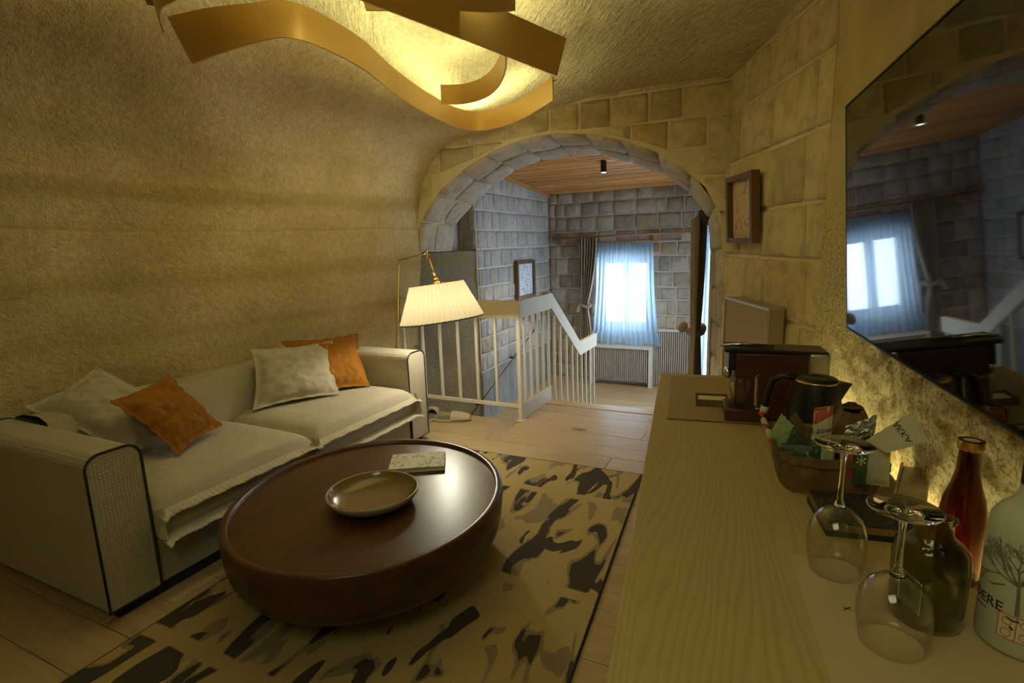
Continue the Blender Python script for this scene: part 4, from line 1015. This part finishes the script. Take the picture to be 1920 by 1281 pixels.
g = G(); g.box((-.0065, -.024, .01), (-.0045, .024, .105)); g.build('card', 'white_paper', gp, local=True)

# kettle
kt = on_desk('electric_kettle', .135, 1.70, 'black electric kettle with steel base band behind the snack basket', 'kettle', R(175))
g = G(); g.lathe([(0, 0), (.078, 0), (.078, .018), (0, .02)], 32); g.build('power_base', 'black', kt, smooth=False, local=True)
g = G(); g.lathe([(0, .02), (.074, .02), (.073, .05), (.068, .11), (.060, .17), (.055, .188)], 40); kb = g.build('body', 'black', kt, smooth=True, local=True)
g = G(); g.lathe([(.0555, .187), (.0575, .188), (.0575, .192), (.0555, .193)], 40); g.build('steel_ring', 'brass', kb, smooth=True, local=True)
g = G(); g.lathe([(.056, .192), (.050, .199), (.02, .201), (.018, .199), (.008, .199), (0, .199)], 32); g.build('lid', 'black', kt, smooth=True, local=True)
g = G(); g.prism([(-.048, -.022, .192), (-.048, .022, .192), (-.086, 0, .190)], (0, 0, -.004)); g.prism([(-.050, -.022, .192), (-.050, .022, .192), (-.058, .014, .13), (-.058, -.014, .13)], (-.002, 0, 0)); g.add([(-.086, 0, .190), (-.050, -.022, .190), (-.058, -.010, .13), (-.050, .022, .190), (-.058, .010, .13)], [(0, 1, 2), (0, 4, 3), (0, 2, 4)]); g.build('spout', 'black', kt, local=True)
g = G(); g.tube([(.048, 0, .192), (.085, 0, .197), (.112, 0, .180), (.122, 0, .14), (.130, 0, .095)], [.012, .012, .013, .012, .010], 10, flat=.8); hd = g.build('handle', 'black', kt, smooth=True, local=True)
g = G(); g.tube([(.1295, 0, .098), (.133, 0, .078)], .0115, 10); g.build('handle_tip', 'cream', hd, smooth=True, local=True)

# kraft paper basket
bs = on_desk('snack_basket', .140, 1.455, 'crumpled brown kraft paper basket full of snack and tea packets', 'basket', R(8))
def bask(u, v, inner=0):
    a = 2*PI*u; c_, s_ = math.cos(a), math.sin(a); e = .45
    X = (abs(c_)**e)*(1 if c_ > 0 else -1); Y = (abs(s_)**e)*(1 if s_ > 0 else -1)
    k = .86+.14*v; w = .006*nz(c_*3, s_*3, v*3, 1.2)+.004*math.sin(a*14)*v
    return ((.116*k-inner+w)*X, (.128*k-inner+w)*Y, .0+.098*v+.006*nz(c_*2, s_*2, 3, 2)*v)
g = G(); g.grid(lambda u, v: bask(u, v), 80, 10, cu=True); g.grid(lambda u, v: bask(u, 1-v, .004), 80, 10, cu=True)
g.add([bask(k/80, 1) for k in range(80)]+[bask(k/80, 1, .004) for k in range(80)], [(k, (k+1) % 80, 80+(k+1) % 80, 80+k) for k in range(80)])
g.add([bask(k/80, 0) for k in range(80)], [tuple(range(80))[::-1]]); g.build('basket_wall', 'kraft', bs, smooth=True, local=True)
g = G(); g.grid(lambda u, v: (lambda b: (b[0]*1.012, b[1]*1.012, b[2]-.02*v))(bask(u, 1)), 80, 2, cu=True); g.build('folded_rim', 'kraft', bs, smooth=True, local=True)
def qpacket(name, cor, t, mat, label, txt=None, cap=None, cat='packet', crumple=.0015, seed=1):
    cor = [Vector(c) for c in cor]; c0 = sum(cor, Vector())/4; nrm = (cor[2]-cor[0]).cross(cor[3]-cor[1]).normalized()
    if nrm.dot(Vector((0, 0, 1.35))-c0) < 0: nrm = -nrm
    low = min(cor, key=lambda p: p.z); base = Vector((c0.x, c0.y, low.z))
    def P(u, v, s_):
        b = cor[0]*(1-u)*(1-v)+cor[1]*u*(1-v)+cor[2]*u*v+cor[3]*(1-u)*v
        U, V = abs(2*u-1), abs(2*v-1); th = t/2*max(0, (1-U**3)*(1-min(1, V/.85)**3))**.5
        return b-base+nrm*(s_*(th+.0003)+crumple*nz(u*3, v*3, seed, 2)*2+(.0006*math.sin(u*90) if V > .9 else 0))
    o = thing(name, base, label, cat, 'packets in the snack basket')
    g = G(); g.grid(lambda u, v: P(u, v, 1), 18, 18); g.grid(lambda u, v: P(u, v, -1), 18, 18, flip=True); g.build('wrapper', mat, o, smooth=True, local=True)
    if cap:
        g = G(); g.grid(lambda u, v: P(u, lerp(cap[0]+cap[3]*u, cap[1], v), 1)+nrm*.0006, 12, 8); g.build('cap_print', cap[2], o, smooth=True, local=True)
    if txt:
        word, size, uc, vc, rot, mt = txt; tm = text_mesh(word, size, .0); ca, sa = math.cos(rot), math.sin(rot); nv = []
        du = (cor[1]-cor[0]).length; dv = (cor[3]-cor[0]).length
        for x, y, z in tm.v:
            X, Y = x*ca-y*sa, x*sa+y*ca; u = uc+X/du; v = vc+Y/dv
            nv.append(tuple(P(u, v, 1)+nrm*.0009))
        tm.v = nv; tm.build('lettering', mt, o, local=True)
    return o
qpacket('snack_packet', [(.061, 1.50, .875), (.106, 1.50, .797), (.128, 1.50, .826), (.077, 1.50, .903)], .008, 'kraft', 'brown folded wrapper leaning behind the pale green sachet')
qpacket('tea_sachet', [(.019, 1.45, .851), (.045, 1.43, .805), (.071, 1.40, .895), (.042, 1.41, .922)], .006, 'green', 'pale green diamond-tilted sachet at the left of the basket')
qpacket('tea_sachet', [(.044, 1.39, .80), (.098, 1.39, .81), (.084, 1.39, .876), (.068, 1.39, .898)], .008, 'dark_green', 'dark green pointed sachet against the pale green one')
qpacket('snack_packet', [(.040, 1.37, .80), (.118, 1.365, .805), (.114, 1.37, .862), (.045, 1.375, .858)], .016, 'dark_green', 'dark green packet with a pale swirl lying at the basket front', ('3', .022, .78, .62, 0, 'paper'), seed=4)
qpacket('snack_packet', [(.108, 1.42, .80), (.150, 1.42, .80), (.152, 1.42, .950), (.112, 1.42, .940)], .018, 'cream', 'cream packet with slanted red top and dark lettering mid basket', ('Now', .021, .48, .60, .15, 'ink'), (.70, 1.0, 'red', .16), seed=6)
qpacket('snack_packet', [(.175, 1.44, .84), (.24, 1.44, .885), (.242, 1.44, .931), (.181, 1.44, .895)], .004, 'foil', 'crumpled silvery wrapper at the back right of the basket', crumple=.006, seed=9)
qpacket('snack_packet', [(.208, 1.35, .895), (.286, 1.33, .978), (.303, 1.27, .935), (.24, 1.29, .894)], .007, 'greycream', 'grey-cream packet printed with large black letters rising to the right', ('AKKA', .0225, .64, .47, PI/2, 'ink'), crumple=.0006, seed=2)
qpacket('snack_packet', [(.200, 1.335, .80), (.258, 1.335, .80), (.254, 1.335, .898), (.208, 1.335, .889)], .016, 'greycream', 'pale packet under the lettered one at the right of the basket', seed=12)
qpacket('snack_packet', [(.165, 1.345, .80), (.190, 1.345, .80), (.190, 1.345, .884), (.168, 1.345, .882)], .012, 'red', 'dark red packet low at the basket front behind the glass stem', seed=14)
qpacket('tea_sachet', [(.186, 1.325, .80), (.214, 1.325, .80), (.213, 1.325, .889), (.189, 1.325, .886)], .008, 'dark_green', 'black-green sachet with a white star emblem at the basket front', ('*', .05, .5, .55, 0, 'white_paper'), seed=15)
qpacket('tea_sachet', [(.125, 1.35, .80), (.152, 1.35, .80), (.153, 1.35, .888), (.127, 1.35, .888)], .006, 'green', 'narrow green sachet at the front middle of the basket', seed=17)
qpacket('snack_packet', [(.10, 1.37, .80), (.125, 1.37, .80), (.128, 1.38, .87), (.105, 1.385, .873)], .012, 'dark_green', 'small dark green packet beside the narrow green sachet', seed=18)
def sweet(cor, label):
    c0 = [sum(p[i] for p in cor)/len(cor) for i in range(3)]; o = thing('wrapped_sweet', c0, label, 'sweet', 'twist-wrapped sweets in the basket')
    a, b = Vector(cor[0])-Vector(c0), Vector(cor[1])-Vector(c0); d = (b-a)
    g = G(); g.tube([a+d*t for t in (.22, .28, .4, .6, .72, .78)], [.002, .006, .008, .008, .006, .002], 10); g.build('sweet', 'cream', o, smooth=True, local=True)
    for e, s_ in ((a, 1), (b, -1)):
        g = G(); n_ = 10
        g.grid(lambda u, v: e+d*s_*.24*v+Vector((math.cos(2*PI*u)*.010*(1-v*.85), math.sin(2*PI*u)*.004*(1-v*.85), .002*math.sin(u*40)*(1-v))), 16, 4, cu=True); g.build('twist', 'red', o, smooth=True, local=True)
sweet([(-.004, 1.52, .885), (.018, 1.50, .835)], 'small red twist-wrapped sweet sticking up at the left end of the basket')
sweet([(.010, 1.47, .87), (.026, 1.46, .825)], 'second twist-wrapped sweet, lower, beside the pale green sachet')
tw = on_desk('paper_bag', .205, 1.54, 'rounded tan paper bag between the kettle and the rock wall', 'bag', R(10), None, .80)
g = G(); g.grid(lambda u, v: (.055*math.cos(2*PI*u)*(1-v*v*.6)+.004*math.sin(u*40), .035*math.sin(2*PI*u)*(1-v*v*.6), 0.115*v*(1+.1*math.sin(2*PI*u))), 40, 12, cu=True); g.add([(.022*math.cos(2*PI*k/40), .014*math.sin(2*PI*k/40), .115) for k in range(40)], [tuple(range(40))]); g.build('bag', 'kraft', tw, smooth=True, local=True)

# low tray / box under the basket edge
bx = on_desk('minibar_box', .19, 1.235, 'low black box with speckled lid and brown wooden side beside the glasses', 'box', R(10))
g = G(); g.box((-.075, -.065, 0), (.085, .085, .012)); g.build('base', 'black_matte', bx, local=True)
g = G(); g.box((-.075, -.065, .012), (.085, .085, .026)); g.build('side', 'kraft', bx, bevel=.001, local=True)
g = G(); g.box((-.073, -.063, .026), (.083, .083, .029)); g.build('lid', 'speckle', bx, local=True)
mb = on_desk('wooden_tray', .333, 1.44, 'tan wooden tray edge leaning at the wall behind the basket', 'tray', R(-14))
g = G(); g.box((-.035, -.12, 0), (.02, .12, .018)); g.build('board', 'floor_oak', mb, bevel=.002, local=True)
g = G(); g.box((-.041, -.12, 0), (-.035, .12, .026)); g.build('lip', 'floor_oak', mb, bevel=.001, local=True)
# paper sheet under the glasses
pp = on_desk('paper_sheet', .058, 1.059, 'cream printed placemat sheet under the wine glasses and bottles', 'paper', R(8))
g = G(); g.box((0, -.42, 0), (.30, 0, .0008)); g.build('sheet', 'paper', pp, local=True)
t_ = text_mesh('X', .016, .0001); t_.v = [(x*1.4+.062, y-.145, .0010) for x, y, z in t_.v]; t_.build('print_mark', 'kraft', pp, local=True)

# wine glasses, upside down
def wineglass(x, y, H, label, group='upturned wine glasses on the desk'):
    t = on_desk('wine_glass', x, y, label, 'glass', 0, group, .7518)
    th = .0011; K = H/.218
    pr = [(.041, 0), (.0445, .02), (.047, .040), (.0475, .055), (.045, .075), (.037, .093), (.022, .106), (.010, .112), (.0055, .122), (.004, .15), (.004, .185), (.006, .203), (.013, .210), (.030, .2145), (.044, .216), (.0462, .2172), (.044, .2184), (0, .2180)]
    inn = [(0, .1075), (.012, .107), (.024, .1015), (.0358, .0905), (.0438, .0745), (.0463, .055), (.0458, .040), (.0434, .02), (.0399, 0)]
    sp_ = 7
    g = G(); g.lathe([(r, z*K) for r, z in inn+pr[:sp_+1]], 56); g.build('bowl', 'thin_glass', t, smooth=True, local=True, fix=True)
    g = G(); g.lathe([(0, .1085*K)]+[(r, z*K) for r, z in pr[sp_:]], 56); g.build('stem_and_foot', 'glass', t, smooth=True, local=True, fix=True)
    return t
wineglass(.187, .862, .2160, 'upturned clear wine glass nearest the viewer, on the paper sheet')
wineglass(.131, 1.035, .240, 'upturned clear wine glass farther back, in front of the snack basket')

def bottle_text(txt, size, R_, z, a0, mat, parent, depth=.0003):
    t_ = text_mesh(txt, size, depth); t_.v = [((R_+w+.0003)*math.sin(a0+x/R_), -(R_+w+.0003)*math.cos(a0+x/R_), z+y) for x, y, w in t_.v]; return t_.build('lettering', mat, parent, local=True)
# squat smoked bottle
sb = on_desk('dark_flask', .245, .950, 'squat smoked-glass flask with diamond label behind the near glass', 'bottle', 0)
g = G(); g.lathe([(0, 0), (.044, 0), (.0475, .004), (.0485, .04), (.050, .10), (.047, .122), (.036, .136), (.027, .142), (.025, .150), (.025, .165), (.028, .168), (.028, .173), (.022, .174), (.022, .15), (.030, .140), (.044, .118), (.046, .10), (.0455, .01), (0, .006)], 48); g.build('glass_body', 'amber', sb, smooth=True, local=True, fix=True)
g = G(); g.grid(lambda u, v: (lambda s_, t2: (.0508*math.sin(R(-38)+s_/.05), -.0508*math.cos(R(-38)+s_/.05), .062+t2))((u-.5)*.03+(v-.5)*.0, (v-.5)*.05*(1-0*u)+(u-.5)*-.014), 10, 8); lb = g.build('label', 'ink_grey', sb, smooth=True, local=True)
g = G(); g.tube([(lambda s_, t2: (.0512*math.sin(R(-38)+s_/.05), -.0512*math.cos(R(-38)+s_/.05), .062+t2))(a*.015, b*.025-a*.007) for a, b in ((-1, -1), (1, -1), (1, 1), (-1, 1))], .0006, 5, closed=True); g.build('label_border', 'cream', lb, local=True)
# wine bottle
wb = on_desk('wine_bottle', .316, 1.085, 'small dark red wine bottle with bare neck by the rock wall', 'bottle', 0)
g = G(); g.lathe([(0, .004), (.026, 0), (.031, .004), (.032, .01), (.032, .125), (.029, .150), (.021, .178), (.0165, .20), (.0155, .238), (.0175, .240), (.0175, .254), (.015, .256), (.0125, .256), (.012, .20), (.028, .14), (.029, .008), (0, .008)], 40); g.build('glass_body', 'wine', wb, smooth=True, local=True, fix=True)
g = G(); g.lathe([(0, .2545), (.0118, .2545), (.0118, .235), (0, .235)][::-1], 24); g.build('cork', 'paper', wb, local=True)
g = G(); g.lathe([(.0178, .239), (.0182, .242), (.0182, .252), (.0178, .255)], 32); g.build('neck_ring', 'brass', wb, smooth=True, local=True)
# frosted bottle
vb = on_desk('frosted_bottle', .352, .935, 'tall frosted glass bottle with etched bare tree and red label', 'bottle', 0)
RB = .0485
g = G(); g.lathe([(0, .006), (.038, 0), (.046, .003), (RB, .010), (RB, .175), (.046, .195), (.038, .210), (.026, .222), (.0205, .235), (.019, .26), (.019, .30), (.016, .30), (.016, .235), (.034, .205), (.043, .19), (.045, .17), (.045, .012), (0, .012)], 56); g.build('glass_body', 'frost', vb, smooth=True, local=True, fix=True)
g = G(); g.lathe([(.0197, .243), (.0199, .25), (.0199, .332), (.018, .336), (0, .336)], 32); g.build('cap_sleeve', 'black', vb, smooth=True, local=True)
def cyl(a, z, r=RB+.0004): return (r*math.sin(a), -r*math.cos(a), z)
A0 = R(-27); LA, LB_ = R(-46), R(0)
g = G(); random.seed(3)
g.tube([cyl(A0+.05, .070), cyl(A0+.03, .095), cyl(A0, .120)], [.0028, .0022, .0017], 5)
def branch(a, z, ang, ln, r, d):
    a2 = a+math.sin(ang)*ln/RB; z2 = z+math.cos(ang)*ln
    mid_ = ((a+a2)/2+random.uniform(-.02, .02), (z+z2)/2); g.tube([cyl(a, z), cyl(*mid_), cyl(a2, z2)], [r, r*.85, r*.6], 4)
    if d: 
        for k in range(3 if d > 2 else 2): branch(lerp(a, a2, random.uniform(.6, 1)), lerp(z, z2, random.uniform(.6, 1)), ang+random.uniform(-.75, .75), ln*random.uniform(.6, .8), r*.62, d-1)
for an in (-1.15, -.8, -.45, -.1, .3, .7): branch(A0, .112, an, .027, .0014, 4)
g.tube([cyl(A0-1.1, .098), cyl(A0-.6, .100), cyl(A0-.3, .108)], .0012, 4)
g.build('etched_tree', 'ink_grey', vb, local=True)
bottle_text('BELVEDERE', .021, RB, .072, R(-104), 'ink', vb); bottle_text('VODKA', .006, RB, .058, R(-80), 'ink_grey', vb)
g = G(); g.grid(lambda u, v: cyl(lerp(LA, LB_, u), lerp(.030, .066, v), RB+.0005), 12, 2); lb = g.build('red_label', 'cream', vb, smooth=True, local=True)
g = G()
for a, z in ((LA, .030), (LA, .066)): g.tube([cyl(lerp(LA, LB_, k/10), z, RB+.0008) for k in range(11)], .0006, 4)
for a in (-46, -23, 0): g.tube([cyl(R(a), .030, RB+.0008), cyl(R(a), .066, RB+.0008)], .0006, 4)
for a in (-35, -12):
    for dz in (-.009, .009): g.tube([cyl(R(a)+.11*math.cos(t), 0.048+dz+.006*math.sin(t), RB+.0009) for t in [k*PI/6 for k in range(12)]], .0005, 4, closed=True)
g.build('label_print', 'red', lb, local=True)
g = G(); g.tube([cyl(R(-36), .062, RB+.001), cyl(R(-28), .060, RB+.001), cyl(R(-20), .061, RB+.001)], .0014, 4); g.tube([cyl(R(-31), .050, RB+.001), cyl(R(-27), .046, RB+.001)], .0016, 4); g.build('label_motif', 'ink', lb, local=True)

# ------------------------------------------------------------------ TELEVISION
TH = R(-6.2); tdir = Vector((-math.sin(TH), -math.cos(TH), 0))  # towards the viewer
T0 = Vector((.228, 1.96, 1.056)); T1 = Vector((.180, 1.955, 1.722)); upT = (T1-T0); wT = 1.24
nT = tdir.cross(upT).normalized()
if nT.x > 0: nT = -nT
tv = thing('television', tuple(T0+tdir*.6+Vector((.05, 0, 0))), 'large black flat-screen television on the right wall reflecting the window', 'television')
def slab(g, a, b, c_, d, off, th):
    """rectangle from fractions (a..b along, c..d up), offset off along normal, thickness th backwards"""
    P = lambda s_, t_: T0+tdir*wT*s_+upT*t_+nT*off
    return g.prism([P(a, c_), P(b, c_), P(b, d), P(a, d)], -nT*th)
g = G(); slab(g, 0, 1, 0, 1, -.002, .028); g.build('housing', 'black_matte', tv, bevel=.002)
g = G(); slab(g, .004, .996, .008, .992, .0, .002); g.build('screen', 'screen', tv)
g = G(); slab(g, 0, 1, -.004, .003, .001, .02); slab(g, -.0025, .001, -.004, 1.002, .001, .02); slab(g, 0, 1, .998, 1.003, .001, .02); g.build('bezel', 'black', tv)
g = G(); g.box((.30, 1.25, 1.25), (.42, 1.55, 1.55)); g.build('wall_bracket', 'black_matte', tv)

# ------------------------------------------------------------------ picture on the oblique wall
pf = thing('framed_print', tuple(OA.lerp(OB, .7)+Vector((0, 0, 1.3))), 'deep brown wooden frame with warm print on the right masonry wall', 'picture')
def OW(s_, z, off): return OA+od*(s_*L_)+on*off+Vector((0, 0, z))
sL, sR = .835, .545; zb0, zb1, zt0, zt1 = 1.305, 1.325, 1.665, 1.735
def quadp(s0, s1, z0, z1, o0, o1, lean=.05):
    def L(s_, z, o_): return OW(s_, z, o_+lean*(z-1.3))
    g_ = G(); g_.add([L(s0, z0, o0), L(s1, z0, o0), L(s1, z1, o0), L(s0, z1, o0), L(s0, z0, o1), L(s1, z0, o1), L(s1, z1, o1), L(s0, z1, o1)], [(3, 2, 1, 0), (4, 5, 6, 7), (0, 1, 5, 4), (1, 2, 6, 5), (2, 3, 7, 6), (3, 0, 4, 7)]); return g_
g = G(); Z0, Z1, ft = 1.315, 1.70, .03; fs_ = ft/L_
for q in (quadp(sR, sR+fs_, Z0, Z1, .03, .075), quadp(sL-fs_, sL, Z0, Z1, .03, .075), quadp(sR+fs_, sL-fs_, Z0, Z0+ft, .03, .075), quadp(sR+fs_, sL-fs_, Z1-ft, Z1, .03, .075)): g.add(q.v, q.f)
g.build('frame', 'frame_wood', pf, fix=True)
q = quadp(sR+fs_, sL-fs_, Z0+ft, Z1-ft, .032, .042); q.build('print', 'art_print', pf, fix=True)
